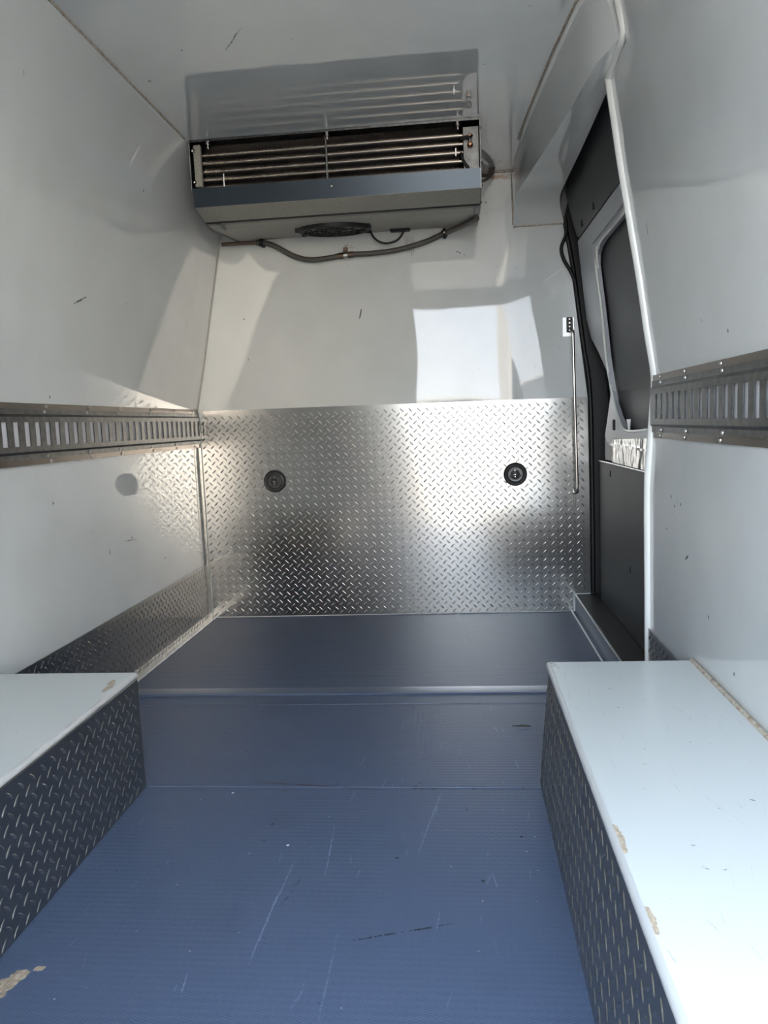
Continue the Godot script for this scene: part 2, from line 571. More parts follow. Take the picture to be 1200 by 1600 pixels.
func build_floor() -> void:
	var im := blank(1024, 1872, Color(0.28, 0.33, 0.45))
	var pale := Color(0.55, 0.60, 0.70)
	var dark := Color(0.05, 0.055, 0.07)
	# trodden-in dirt: uneven patches with ragged edges
	for k in 260:
		var p := Vector2(rng.randf_range(-1.1, 0.45), rng.randf_range(-3.25, -0.5))
		dab(im, floor_px(p.x, p.y), rng.randf_range(6.0, 26.0), Color(0.20, 0.23, 0.29, rng.randf_range(0.02, 0.07)))
	# torn corner showing the boards
	var bare := Color(0.66, 0.60, 0.52)
	for k in 520:
		var t := rng.randf()
		var c := Vector2(lerpf(-0.745, -0.692, t), lerpf(-0.955, -1.051, t))
		var half := lerpf(0.040, 0.005, t)
		var p := c + Vector2(0.66, 0.55) * rng.randf_range(-1, 1) * half + Vector2(rng.randfn(), rng.randfn()) * 0.0015
		var sh := rng.randf_range(0.80, 1.08)
		dab(im, floor_px(p.x, p.y), rng.randf_range(1.4, 2.8), Color(bare.r * sh, bare.g * sh, bare.b * sh, 1))
	for k in 26:
		dab(im, floor_px(-0.674 + rng.randf_range(-0.006, 0.006), -1.059 + rng.randf_range(-0.003, 0.003)), 1.6, Color(bare.r, bare.g, bare.b, 1))
	# long scratches
	stroke(im, floor_px(-0.335, -1.37), floor_px(-0.345, -1.08), 0.8, Color(pale.r, pale.g, pale.b, 0.42), 0.25, 0.15)
	stroke(im, floor_px(-0.22, -1.16), floor_px(-0.215, -0.95), 0.6, Color(pale.r, pale.g, pale.b, 0.3), 0.45, 0.15)
	stroke(im, floor_px(-0.28, -1.5), floor_px(-0.27, -1.32), 0.7, Color(pale.r, pale.g, pale.b, 0.6), 0.4, 0.1)
	stroke(im, floor_px(-0.06, -1.65), floor_px(-0.10, -1.40), 0.7, Color(pale.r, pale.g, pale.b, 0.5), 0.4, 0.1)
	stroke(im, floor_px(-0.20, -1.14), floor_px(-0.03, -1.19), 1.3, Color(dark.r, dark.g, dark.b, 0.9), 0.55, 0.1)
	stroke(im, floor_px(-0.50, -1.69), floor_px(-0.20, -1.655), 1.6, Color(0.20, 0.15, 0.12, 0.8), 0.1, 0.1)
	stroke(im, floor_px(-0.62, -2.45), floor_px(-0.12, -2.44), 1.2, Color(0.16, 0.14, 0.13, 0.7), 0.2, 0.1)
	stroke(im, floor_px(-0.33, -1.23), floor_px(-0.31, -1.31), 1.6, Color(dark.r, dark.g, dark.b, 0.35), 0.5, 0.6)
	for k in 160:
		var p := Vector2(rng.randf_range(-0.72, 0.14), rng.randf_range(-3.2, -0.3))
		var l := rng.randf_range(0.01, 0.06)
		stroke(im, floor_px(p.x, p.y), floor_px(p.x + rng.randf_range(-0.3, 0.3) * l, p.y + l), rng.randf_range(0.35, 0.7), Color(pale.r, pale.g, pale.b, rng.randf_range(0.15, 0.5)), 0.35, 0.1)
	for k in 90:
		dab(im, floor_px(rng.randf_range(-1.05, 0.4), rng.randf_range(-3.2, -0.4)), rng.randf_range(0.5, 1.6), Color(dark.r, dark.g, dark.b, rng.randf_range(0.3, 0.8)))
	for k in 40:
		dab(im, floor_px(rng.randf_range(-0.72, 0.14), rng.randf_range(-1.7, -0.5)), rng.randf_range(0.5, 1.0), Color(0.75, 0.77, 0.8, rng.randf_range(0.4, 0.9)))
	for p in [Vector2(-0.535, -1.636), Vector2(-0.36, -1.42)]:
		dab(im, floor_px(p.x, p.y), 1.8, Color(0.9, 0.9, 0.88, 1))
	for p in [Vector2(-0.14, -1.38), Vector2(0.10, -1.46), Vector2(-0.41, -1.50), Vector2(0.02, -1.31)]:
		dab(im, floor_px(p.x, p.y), 2.0, Color(0.03, 0.03, 0.04, 0.9))
	for k in 12:
		dab(im, floor_px(rng.randf_range(-0.35, 0.12), -1.67 + rng.randf_range(-0.02, 0.012)), rng.randf_range(1.0, 3.0), Color(0.07, 0.075, 0.09, 0.7))
	var fm := with_marks(M.floor, im)
	var fl := thing("floor")
	tag(fl, "blue ribbed rubber floor covering laid in three lengths", "", "", "structure")
	for z in [[ZB - 0.04, -2.301], [-2.299, -1.666], [-1.664, ZR]]:
		var a := floor_px(-1.13, z[0]) / Vector2(1024, 1872)
		var b := floor_px(0.54, z[1]) / Vector2(1024, 1872)
		put("mat_length", slab(Vector3(-1.13, -0.06, z[0]), Vector3(1.67, 0, 0), Vector3(0, 0, z[1] - z[0]), Vector3(0, 0.06, 0), a, b), fm, fl)
	# welded joint between the first two lengths stands up as a low flat ridge
	var st := tool()
	var prof := PackedVector2Array([Vector2(-2.335, -0.002), Vector2(-2.328, 0.0035), Vector2(-2.312, 0.0042), Vector2(-2.29, 0.0042), Vector2(-2.272, 0.0035), Vector2(-2.265, -0.002)])
	add_prism(st, prof, -1.09, 0.46, func(p: Vector2, d: float) -> Vector3: return Vector3(d, p.y, p.x))
	put("joint_ridge", done(st), M.floor_edge, fl)
	put("joint_weld", tube(PackedVector3Array([Vector3(-0.75, 0.0005, -1.665), Vector3(0.16, 0.0005, -1.665)]), 0.0009, 8), M.floor_edge, fl)
	put("joint_weld", tube(PackedVector3Array([Vector3(-1.09, 0.0, -2.19), Vector3(0.46, 0.0, -2.19)]), 0.0012, 8), M.floor_edge, fl)
	# strip along the side step
	put("edge_strip", box(Vector3(0.453, -0.002, ZB), Vector3(0.459, 0.003, -2.10), 0.001), M.aluminium, fl)

	# raised step along the side door
	var s := thing("door_step", Vector3(0.51, 0, -2.68))
	tag(s, "low dark rubber step with a bright edge along the side door", "step")
	put("riser", box(Vector3(-0.041, 0.0, ZB + 2.68 + 0.005), Vector3(-0.035, 0.072, 0.575)), M.floor_edge, s)
	put("tread", box(Vector3(-0.035, 0.0, ZB + 2.68 + 0.005), Vector3(0.05, 0.074, 0.575), 0.002), M.sill, s)
	put("edge_bead", box(Vector3(-0.0425, 0.0715, ZB + 2.68 + 0.005), Vector3(-0.037, 0.0755, 0.575), 0.001), M.aluminium, s)


# ---------------------------------------------------------------- linings of the walls
func left_profile() -> PackedVector2Array:
	return PackedVector2Array([Vector2(-1.117, -0.05), Vector2(-1.117, 0.4), Vector2(-1.117, 0.70), Vector2(-1.114, 0.82), Vector2(-1.109, 0.912), Vector2(-1.066, 1.10), Vector2(-1.022, 1.32), Vector2(-0.972, 1.56), Vector2(-0.938, 1.68), Vector2(-0.884, 1.802)])


func right_profile() -> PackedVector2Array:
	return PackedVector2Array([Vector2(0.497, -0.05), Vector2(0.497, 0.3), Vector2(0.497, 0.62), Vector2(0.505, 0.74), Vector2(0.511, 0.83), Vector2(0.515, 0.914), Vector2(0.499, 1.02), Vector2(0.478, 1.17), Vector2(0.438, 1.42), Vector2(0.405, 1.655)])


func left_px(z: float, y: float) -> Vector2:
	return Vector2((z + 3.3) / 3.2 * 2048.0, (1.0 - y / 1.82) * 1024.0)


func scuffs(im: Image, count: int, c: Color, longest: float) -> void:
	var s := Vector2(im.get_size())
	for k in count:
		var p := Vector2(rng.randf() * s.x, rng.randf() * s.y)
		var d := Vector2.from_angle(rng.randf() * TAU) * rng.randf_range(2.0, longest)
		stroke(im, p, p + d, rng.randf_range(0.5, 1.1), Color(c.r, c.g, c.b, rng.randf_range(0.12, 0.5)), 0.3, 0.25)


func build_walls() -> void:
	var grey := Color(0.25, 0.25, 0.25)
	# left
	var im := blank(2048, 1024, Color(0.8, 0.8, 0.8))
	scuffs(im, 70, grey, 14.0)
	stroke(im, left_px(-2.18, 1.215), left_px(-2.11, 1.185), 1.6, Color(0.15, 0.15, 0.14, 0.85), 0.35, 0.4)
	stroke(im, left_px(-2.345, 0.44), left_px(-2.345, 0.462), 1.5, Color(0.55, 0.12, 0.12, 0.9), 0.1)
	stroke(im, left_px(-2.56, 0.455), left_px(-2.46, 0.47), 0.9, Color(0.2, 0.2, 0.2, 0.6), 0.3, 0.2)
	for p in [Vector2(-2.47, 1.583), Vector2(-2.03, 0.64), Vector2(-2.52, 0.47), Vector2(-2.04, 0.93), Vector2(-2.8, 0.35)]:
		dab(im, left_px(p.x, p.y), 2.2, Color(0.15, 0.15, 0.15, 0.8))
	var wl := thing("wall_left")
	tag(wl, "glossy white side lining of the van with a leaning upper half", "", "", "structure")
	put("lining", lining(left_profile(), ZB - 0.04, ZR, -0.05, 0.0, 1.82, -3.3, -0.1), with_marks(M.white, im), wl)
	# right, ends at the side door opening
	im = blank(2048, 1024, Color(0.8, 0.8, 0.8))
	scuffs(im, 80, grey, 14.0)
	stroke(im, left_px(-1.765, 0.49), left_px(-1.735, 0.505), 1.5, Color(0.12, 0.12, 0.14, 0.9), 0.3, 0.3)
	stroke(im, left_px(-1.97, 1.24), left_px(-1.965, 1.27), 1.8, Color(0.3, 0.3, 0.3, 0.6), 0.2)
	for p in [Vector2(-1.53, 0.965), Vector2(-1.85, 0.60), Vector2(-1.88, 0.62), Vector2(-1.80, 0.61), Vector2(-1.60, 0.40), Vector2(-1.45, 0.33)]:
		dab(im, left_px(p.x, p.y), 2.2, Color(0.2, 0.2, 0.2, 0.8))
	var wr := thing("wall_right")
	tag(wr, "glossy white side lining of the van, cut off at the side door", "", "", "structure")
	var rm := with_marks(M.white, im)
	put("lining", lining(right_profile(), -2.095, ZR, 0.05, 0.0, 1.82, -3.3, -0.1), rm, wr)
	put("upper_lining", lining(PackedVector2Array([Vector2(0.405, 1.655), Vector2(0.395, 1.72), Vector2(0.375, 1.802)]), -1.905, ZR, 0.05, 0.0, 1.82, -3.3, -0.1), rm, wr)
	# bulkhead
	im = blank(1024, 1024, Color(0.8, 0.8, 0.8))
	var bpx := func(x: float, y: float) -> Vector2: return Vector2((x + 1.2) / 1.8 * 1024.0, (1.85 - y) / 1.9 * 1024.0)
	scuffs(im, 60, grey, 12.0)
	stroke(im, bpx.call(-0.392, 1.255), bpx.call(-0.382, 1.295), 1.5, Color(0.08, 0.08, 0.08, 0.9), 0.05)
	stroke(im, bpx.call(0.36, 1.36), bpx.call(0.44, 1.41), 1.1, Color(0.95, 0.95, 0.95, 0.6), 0.1)
	for p in [[0.02, 1.50], [0.03, 1.495], [0.14, 1.685], [0.25, 1.58], [-0.88, 1.28]]:
		dab(im, bpx.call(p[0], p[1]), 2.0, Color(0.25, 0.23, 0.2, 0.7))
	# rusty run-offs below the drain joint and beside the header
	for k in 12:
		dab(im, bpx.call(-0.425 + rng.randf_range(-0.02, 0.02), 1.545 + rng.randf_range(-0.005, 0.012)), 1.4, Color(0.45, 0.38, 0.3, 0.5))
	for k in 60:
		stroke(im, bpx.call(rng.randf_range(0.105, 0.25), 1.79), bpx.call(rng.randf_range(0.105, 0.25), 1.77), 1.4, Color(0.62, 0.45, 0.33, 0.18), 0.4, 0.3)
	for k in 5:
		var x := -0.19 + k * 0.008
		stroke(im, bpx.call(x, 1.575), bpx.call(x, 1.575 - rng.randf_range(0.03, 0.10)), 0.8, Color(0.12, 0.12, 0.12, 0.6), 0.15)
	var wf := thing("wall_front")
	tag(wf, "glossy white bulkhead at the front end of the load space", "", "", "structure")
	var st := tool()
	var poly := PackedVector2Array()
	for p in left_profile():
		poly.append(Vector2(p.x - 0.02, p.y))
	for p in [Vector2(0.40, 1.802), Vector2(0.443, 1.61), Vector2(0.474, 1.38), Vector2(0.531, 0.89), Vector2(0.534, 0.076), Vector2(0.534, -0.05)]:
		poly.append(p)
	var idx := Geometry2D.triangulate_polygon(poly)
	for side in [0.0, -0.035]:
		for k in range(0, idx.size(), 3):
			var t := [poly[idx[k]], poly[idx[k + 1]], poly[idx[k + 2]]]
			var ccw: bool = (t[1] - t[0]).cross(t[2] - t[0]) > 0.0
			if ccw == (side == 0.0):
				t = [t[0], t[2], t[1]]
			for p in t:
				st.set_smooth_group(-1)
				st.set_uv(p)
				st.set_uv2(bpx.call(p.x, p.y) / 1024.0)
				st.add_vertex(Vector3(p.x, p.y, ZB + side))
	for k in poly.size():
		var p := poly[k]
		var q := poly[(k + 1) % poly.size()]
		quad_out(st, Vector3(p.x, p.y, ZB), Vector3(q.x, q.y, ZB), Vector3(q.x, q.y, ZB - 0.035), Vector3(p.x, p.y, ZB - 0.035), Vector3(-0.3, 0.9, ZB))
	put("lining", done(st), with_marks(M.bulkhead, im), wf)
	# sealant beads in the corners
	var lp := left_profile()
	var pts := PackedVector3Array()
	for i in range(4, lp.size() - 1):
		pts.append(Vector3(lp[i].x + 0.002, lp[i].y, ZB + 0.002))
	put("corner_sealant", tube(pts, 0.0030, 8), mat(Color(0.76, 0.74, 0.70), 0.5), wf)
	put("top_sealant", tube(PackedVector3Array([Vector3(0.08, CEIL - 0.002, ZB + 0.003), Vector3(0.25, CEIL - 0.002, ZB + 0.003)]), 0.005, 8), M.caulk, wf)
	put("ceiling_sealant", tube(PackedVector3Array([Vector3(-0.884, CEIL - 0.002, ZR - 0.05), Vector3(-0.884, CEIL - 0.002, -2.66)]), 0.003, 8), M.caulk, wl)
	# bare metal angle in the lower corner
	var an := thing("corner_angle", Vector3(-1.112, 0, ZB))
	tag(an, "narrow bright metal angle in the corner beside the tread plate", "angle strip")
	put("flange", box(Vector3(0.0, 0.0, 0.004), Vector3(0.011, 0.75, 0.0065), 0.001), M.tread, an)
	put("flange", box(Vector3(0.0, 0.0, 0.0065), Vector3(0.003, 0.75, 0.016), 0.001), M.tread, an)

	# white edge moulding round the cut end of the right lining
	var tr := thing("trim_1")
	tag(tr, "rounded white moulding on the cut edge beside the side door", "", "", "structure")
	pts = PackedVector3Array()
	for p in right_profile():
		pts.append(Vector3(p.x - 0.001, maxf(p.y, 0.0), -2.097))
	put("moulding", tube(smooth_path(pts, 0.03), 0.0115, 12, Vector2(1.0, 1.0)), M.trim, tr)
	put("moulding", tube(smooth_path(PackedVector3Array([Vector3(0.404, 1.655, -2.097), Vector3(0.402, 1.662, -2.06), Vector3(0.401, 1.664, -1.97), Vector3(0.400, 1.668, -1.92), Vector3(0.397, 1.70, -1.907), Vector3(0.375, 1.798, -1.905)]), 0.015), 0.0095, 12), M.trim, tr)
	put("moulding", tube(PackedVector3Array([Vector3(0.398, 1.690, -1.957), Vector3(0.372, 1.798, -1.957)]), 0.007, 12), M.trim, tr)


# ---------------------------------------------------------------- ceiling, header over the side door
func build_ceiling_and_header() -> void:
	var im := blank(1024, 2048, Color(0.8, 0.8, 0.8))
	var px := func(x: float, z: float) -> Vector2: return Vector2((x + 0.95) / 1.45 * 1024.0, (z + 3.3) / 3.2 * 2048.0)
	scuffs(im, 40, Color(0.3, 0.3, 0.3), 12.0)
	stroke(im, px.call(-0.57, -2.09), px.call(-0.50, -1.99), 1.3, Color(0.25, 0.25, 0.25, 0.7), 0.25, 0.2)
	for p in [[-0.829, -2.225, 3.0], [-0.68, -2.07, 1.8], [0.105, -2.3, 1.5]]:
		dab(im, px.call(p[0], p[1]), p[2], Color(0.1, 0.1, 0.1, 0.9))
	# soot-like smudge where the pipes pass through beside the cooler
	for k in 90:
		dab(im, px.call(0.16 + rng.randfn() * 0.03, -3.14 + rng.randfn() * 0.03), rng.randf_range(2.0, 5.0), Color(0.12, 0.11, 0.10, 0.10))
	var c := thing("ceiling")
	tag(c, "glossy white ceiling lining of the van", "", "", "structure")
	put("lining", slab(Vector3(-0.95, CEIL + 0.05, ZB - 0.04), Vector3(1.45, 0, 0), Vector3(0, 0, ZR - ZB + 0.04), Vector3(0, -0.05, 0), px.call(-0.95, ZB - 0.04) / Vector2(1024, 2048), px.call(0.5, ZR) / Vector2(1024, 2048)), with_marks(M.ceiling, im), c)

	# boxed header: stations along z, each a section (inner top, inner bottom, outer bottom, outer top)
	var h := thing("trim_2")
	tag(h, "white boxed header over the side door, sweeping down at the bulkhead", "", "", "structure")
	var st := tool()
	var stations := [
		[-1.925, 0.350, 0.394, 1.672, 0.416], [-1.965, 0.334, 0.378, 1.664, 0.416], [-2.015, 0.319, 0.359, 1.660, 0.416], [-2.245, 0.296, 0.340, 1.660, 0.417], [-2.453, 0.280, 0.319, 1.660, 0.418], [-2.65, 0.265, 0.297, 1.660, 0.418],
		[-2.90, 0.252, 0.268, 1.660, 0.416], [-3.08, 0.245, 0.247, 1.660, 0.415], [-3.13, 0.243, 0.246, 1.657, 0.416], [-3.175, 0.243, 0.246, 1.648, 0.420], [-3.21, 0.243, 0.246, 1.632, 0.427], [-3.235, 0.243, 0.247, 1.610, 0.436], [-3.248, 0.243, 0.247, 1.588, 0.444], [-3.259, 0.243, 0.247, 1.584, 0.445]]
	for i in stations.size() - 1:
		var a: Array = stations[i]
		var b: Array = stations[i + 1]
		var ring := func(s: Array) -> Array:
			return [Vector3(s[1], CEIL + 0.01, s[0]), Vector3(s[2], s[3], s[0]), Vector3(s[4], s[3], s[0]), Vector3(s[4] + 0.05, CEIL + 0.01, s[0])]
		var p: Array = ring.call(a)
		var q: Array = ring.call(b)
		var inside: Vector3 = (p[0] + p[2] + q[0] + q[2]) / 4.0 + Vector3(0.02, 0.01, 0)
		for k in 3:
			var uv := [Vector2(a[0], k * 0.2), Vector2(b[0], k * 0.2), Vector2(b[0], k * 0.2 + 0.15), Vector2(a[0], k * 0.2 + 0.15)]
			var n: Vector3 = (p[k] + q[k] + p[k + 1] + q[k + 1]) / 4.0 - inside
			quad_uv(st, [p[k], q[k], q[k + 1], p[k + 1]], uv, uv, n, k + 1)
		if i == 0:
			quad_out(st, p[0], p[1], p[2], p[3], inside)
		if i == stations.size() - 2:
			quad_out(st, q[0], q[1], q[2], q[3], inside)
	put("header_panel", done(st), M.white, h)
	var cove := PackedVector3Array()
	for s in stations.slice(0, 7):
		cove.append(Vector3(s[1] + 0.002, CEIL - 0.004, s[0]))
	put("cove_bead", tube(cove, 0.008, 10), M.trim, h)
	var seam := PackedVector3Array()
	for s in stations.slice(0, 7):
		seam.append(Vector3(s[1] - 0.009, CEIL - 0.001, s[0]))
	put("sealant_line", tube(seam, 0.0025, 8), M.caulk, h)
	put("flange_sealant", tube(PackedVector3Array([Vector3(0.245, CEIL, ZB + 0.002), Vector3(0.2455, 1.590, ZB + 0.002), Vector3(0.255, 1.583, ZB + 0.002), Vector3(0.445, 1.583, ZB + 0.002)]), 0.003, 8), M.caulk, h)
	put("drain_slot", box(Vector3(0.335, 1.6585, -3.13), Vector3(0.372, 1.6598, -3.118), 0.0), M.black, h)
	put("screw", rivet_mesh(0.004, 0.002), M.black, h).transform = facing(Vector3(0.428, 1.60, -3.246), Vector3(0, 0.1, 1))


# ---------------------------------------------------------------- sliding side door seen through its opening
func door_x(y: float) -> float:
	return 0.56 if y < 0.9 else 0.56 - 0.144 * (y - 0.9)


func door_place(out: float) -> Callable:
	# polygon (z, y) on the door's inner face; depth runs outwards
	return func(p: Vector2, d: float) -> Vector3: return Vector3(door_x(p.y) + out + d, p.y, p.x)


func build_side_door() -> void:
	var d := thing("door_1")
	tag(d, "sliding side door with dark lining panels and a pale frame round a blanked window", "", "", "structure")
	# outer skin behind everything
	var skin := tool()
	add_prism(skin, PackedVector2Array([Vector2(-3.30, 0.0), Vector2(-2.0, 0.0), Vector2(-2.0, 0.9), Vector2(-3.30, 0.9)]), 0.0, 0.012, door_place(0.055))
	add_prism(skin, PackedVector2Array([Vector2(-3.30, 0.9), Vector2(-2.0, 0.9), Vector2(-2.0, 1.78), Vector2(-3.30, 1.78)]), 0.0, 0.012, door_place(0.055))
	put("skin", done(skin), M.shell, d)
	# lower lining
	put("lower_panel", prism(PackedVector2Array([Vector2(-3.17, 0.05), Vector2(-2.15, 0.05), Vector2(-2.15, 0.642), Vector2(-3.166, 0.636)]), 0.0, 0.012, door_place(0.0)), M.door_dark, d)
	put("edge_lip", tube(PackedVector3Array([Vector3(0.559, 0.637, -3.166), Vector3(0.559, 0.643, -2.15)]), 0.004, 8), M.steel, d)
	# upper lining
	put("upper_panel", prism(PackedVector2Array([Vector2(-3.25, 1.76), Vector2(-3.16, 1.56), Vector2(-3.12, 1.50), Vector2(-3.09, 1.488), Vector2(-2.15, 1.470), Vector2(-2.15, 1.76)]), 0.0, 0.010, door_place(0.002)), M.door_dark, d)
	for p in [Vector2(-2.98, 1.515), Vector2(-2.74, 1.512), Vector2(-2.95, 0.60), Vector2(-2.62, 0.30)]:
		put("panel_clip", box(Vector3(-0.003, -0.012, -0.006), Vector3(0.003, 0.012, 0.006), 0.002), M.black, d).position = Vector3(door_x(p.y) + 0.001, p.y, p.x)
	# pale painted inner frame, open in the middle for the window
	put("window_frame", prism(PackedVector2Array([
		Vector2(-3.13, 1.484), Vector2(-2.15, 1.470), Vector2(-2.15, 1.395), Vector2(-2.70, 1.395), Vector2(-2.79, 1.390), Vector2(-2.85, 1.375), Vector2(-2.882, 1.345), Vector2(-2.888, 1.29), Vector2(-2.895, 1.223), Vector2(-2.915, 1.13), Vector2(-2.941, 1.023), Vector2(-2.942, 0.95), Vector2(-2.938, 0.904),
		Vector2(-2.905, 0.862), Vector2(-2.831, 0.812), Vector2(-2.77, 0.782), Vector2(-2.704, 0.764), Vector2(-2.15, 0.767), Vector2(-2.15, 0.70), Vector2(-2.89, 0.700), Vector2(-3.03, 0.715), Vector2(-3.07, 0.74), Vector2(-3.02, 0.80), Vector2(-2.955, 0.885), Vector2(-2.950, 0.97), Vector2(-3.06, 1.055), Vector2(-3.168, 1.120), Vector2(-3.203, 1.195), Vector2(-3.17, 1.338), Vector2(-3.14, 1.45)]), 0.0, 0.02, door_place(0.004)), M.door_paint, d)
	# pressed rib and glued edge along the top of the window
	put("frame_rib", prism(PackedVector2Array([Vector2(-2.86, 1.425), Vector2(-2.15, 1.420), Vector2(-2.15, 1.408), Vector2(-2.84, 1.410)]), -0.008, 0.004, door_place(0.004)), M.door_paint, d)
	var bead := PackedVector3Array()
	for p in [Vector2(-2.15, 1.393), Vector2(-2.45, 1.392), Vector2(-2.70, 1.393), Vector2(-2.79, 1.388), Vector2(-2.85, 1.372), Vector2(-2.88, 1.34), Vector2(-2.888, 1.28), Vector2(-2.895, 1.22), Vector2(-2.915, 1.13), Vector2(-2.94, 1.02), Vector2(-2.938, 0.91), Vector2(-2.83, 0.815), Vector2(-2.70, 0.766), Vector2(-2.4, 0.768)]:
		bead.append(Vector3(door_x(p.y) + 0.006 + rng.randf_range(-0.002, 0.002), p.y + rng.randf_range(-0.003, 0.003), p.x))
	put("glue_bead", tube(smooth_path(bead, 0.02), 0.005, 8), M.trim, d)
	put("glue_drip", prism(PackedVector2Array([Vector2(-2.85, 1.385), Vector2(-2.80, 1.392), Vector2(-2.825, 1.36), Vector2(-2.835, 1.325), Vector2(-2.845, 1.345)]), -0.003, 0.003, door_place(0.004)), M.trim, d)
	put("glue_drip", prism(PackedVector2Array([Vector2(-2.665, 0.80), Vector2(-2.63, 0.80), Vector2(-2.64, 0.775), Vector2(-2.645, 0.765), Vector2(-2.655, 0.785)]), -0.003, 0.003, door_place(0.004)), M.trim, d)
	put("lock_pin", box(Vector3(0.548, 0.762, -2.84), Vector3(0.556, 0.80, -2.825), 0.002), M.black, d)
	# blanked window pane
	var pane := tool()
	add_prism(pane, PackedVector2Array([Vector2(-2.97, 0.74), Vector2(-2.15, 0.74), Vector2(-2.15, 0.9), Vector2(-2.97, 0.9)]), 0.0, 0.006, door_place(0.030))
	add_prism(pane, PackedVector2Array([Vector2(-2.97, 0.9), Vector2(-2.15, 0.9), Vector2(-2.15, 1.42), Vector2(-2.91, 1.42)]), 0.0, 0.006, door_place(0.030))
	put("window_pane", done(pane), M.door_dark, d)
	put("latch_cover", prism(PackedVector2Array([Vector2(-3.096, 0.979), Vector2(-2.92, 0.974), Vector2(-2.92, 0.845), Vector2(-3.072, 0.843)]), 0.0, 0.008, door_place(0.032)), M.grey_plastic, d)
	# reflective tape under the window
	put("foil_tape", prism(PackedVector2Array([Vector2(-2.90, 0.728), Vector2(-2.16, 0.750), Vector2(-2.16, 0.648), Vector2(-2.90, 0.646)]), 0.0, 0.004, door_place(-0.004)), M.foil, d)
	put("foil_tape", prism(PackedVector2Array([Vector2(-2.89, 0.716), Vector2(-2.16, 0.712), Vector2(-2.16, 0.706), Vector2(-2.89, 0.706)]), -0.010, 0.004, door_place(-0.004)), M.foil, d)
	put("lower_bracket", prism(PackedVector2Array([Vector2(-3.08, 0.735), Vector2(-2.90, 0.70), Vector2(-2.90, 0.648), Vector2(-3.08, 0.645)]), 0.0, 0.006, door_place(0.006)), M.galv, d)

	# black rubber seal standing along the bulkhead side of the opening
	var s := thing("door_seal_strip", Vector3(0.5, 0, -3.29))
	tag(s, "black rubber seal strip standing between the bulkhead and the side door", "seal strip")
	put("post", prism(PackedVector2Array([Vector2(-0.07, 1.70), Vector2(-0.04, 1.57), Vector2(-0.022, 1.38), Vector2(0.034, 0.89), Vector2(0.037, 0.03), Vector2(0.12, 0.03), Vector2(0.12, 0.89), Vector2(0.06, 1.40), Vector2(0.0, 1.72)]), -0.02, 0.012), M.black, s)
	var lip := PackedVector3Array()
	for p in [Vector2(0.436, 1.652), Vector2(0.449, 1.57), Vector2(0.480, 1.38), Vector2(0.511, 1.12), Vector2(0.538, 0.89), Vector2(0.542, 0.40), Vector2(0.541, 0.08)]:
		lip.append(Vector3(p.x - 0.4965, p.y, 0.030))
	put("lip", tube(smooth_path(lip, 0.04), 0.009, 10), M.black, s)

	# black cable bulging out of the seal
	var cb := thing("loose_cable", Vector3(0.46, 1.5, -3.235))
	tag(cb, "loose black cable bowed out beside the header and the seal strip", "cable")
	var cp := PackedVector3Array()
	for p in [Vector2(0.448, 1.60), Vector2(0.453, 1.565), Vector2(0.449, 1.53), Vector2(0.432, 1.485), Vector2(0.441, 1.44), Vector2(0.468, 1.392), Vector2(0.481, 1.36)]:
		cp.append(Vector3(p.x - 0.46, p.y - 1.5, -0.004))
	put("cable", tube(smooth_path(cp, 0.012), 0.0072, 10), M.black, cb)


# ---------------------------------------------------------------- tread plate
var lug_mesh: ArrayMesh


func make_lug() -> void:
	var st := tool()
	var n := 12
	var ring := func(a: float, b: float, h: float) -> Array:
		var r := []
		for k in n:
			var t := TAU * k / n
			r.append(Vector3(a * cos(t), b * sin(t) * (0.55 + 0.45 * absf(sin(t))), h))
		return r
	var r0: Array = ring.call(0.0118, 0.0034, -0.0003)
	var r1: Array = ring.call(0.0100, 0.0023, 0.0009)
	var r2: Array = ring.call(0.0060, 0.0010, 0.0014)
	for k in n:
		var l := (k + 1) % n
		for pair in [[r0, r1], [r1, r2]]:
			quad_out(st, pair[0][k], pair[0][l], pair[1][l], pair[1][k], Vector3(0, 0, -0.004), 1)
		tri_out(st, r2[k], r2[l], Vector3(0, 0, 0.0015), Vector3(0, 0, -0.004), 1)
	st.generate_normals()
	st.index()
	lug_mesh = st.commit()


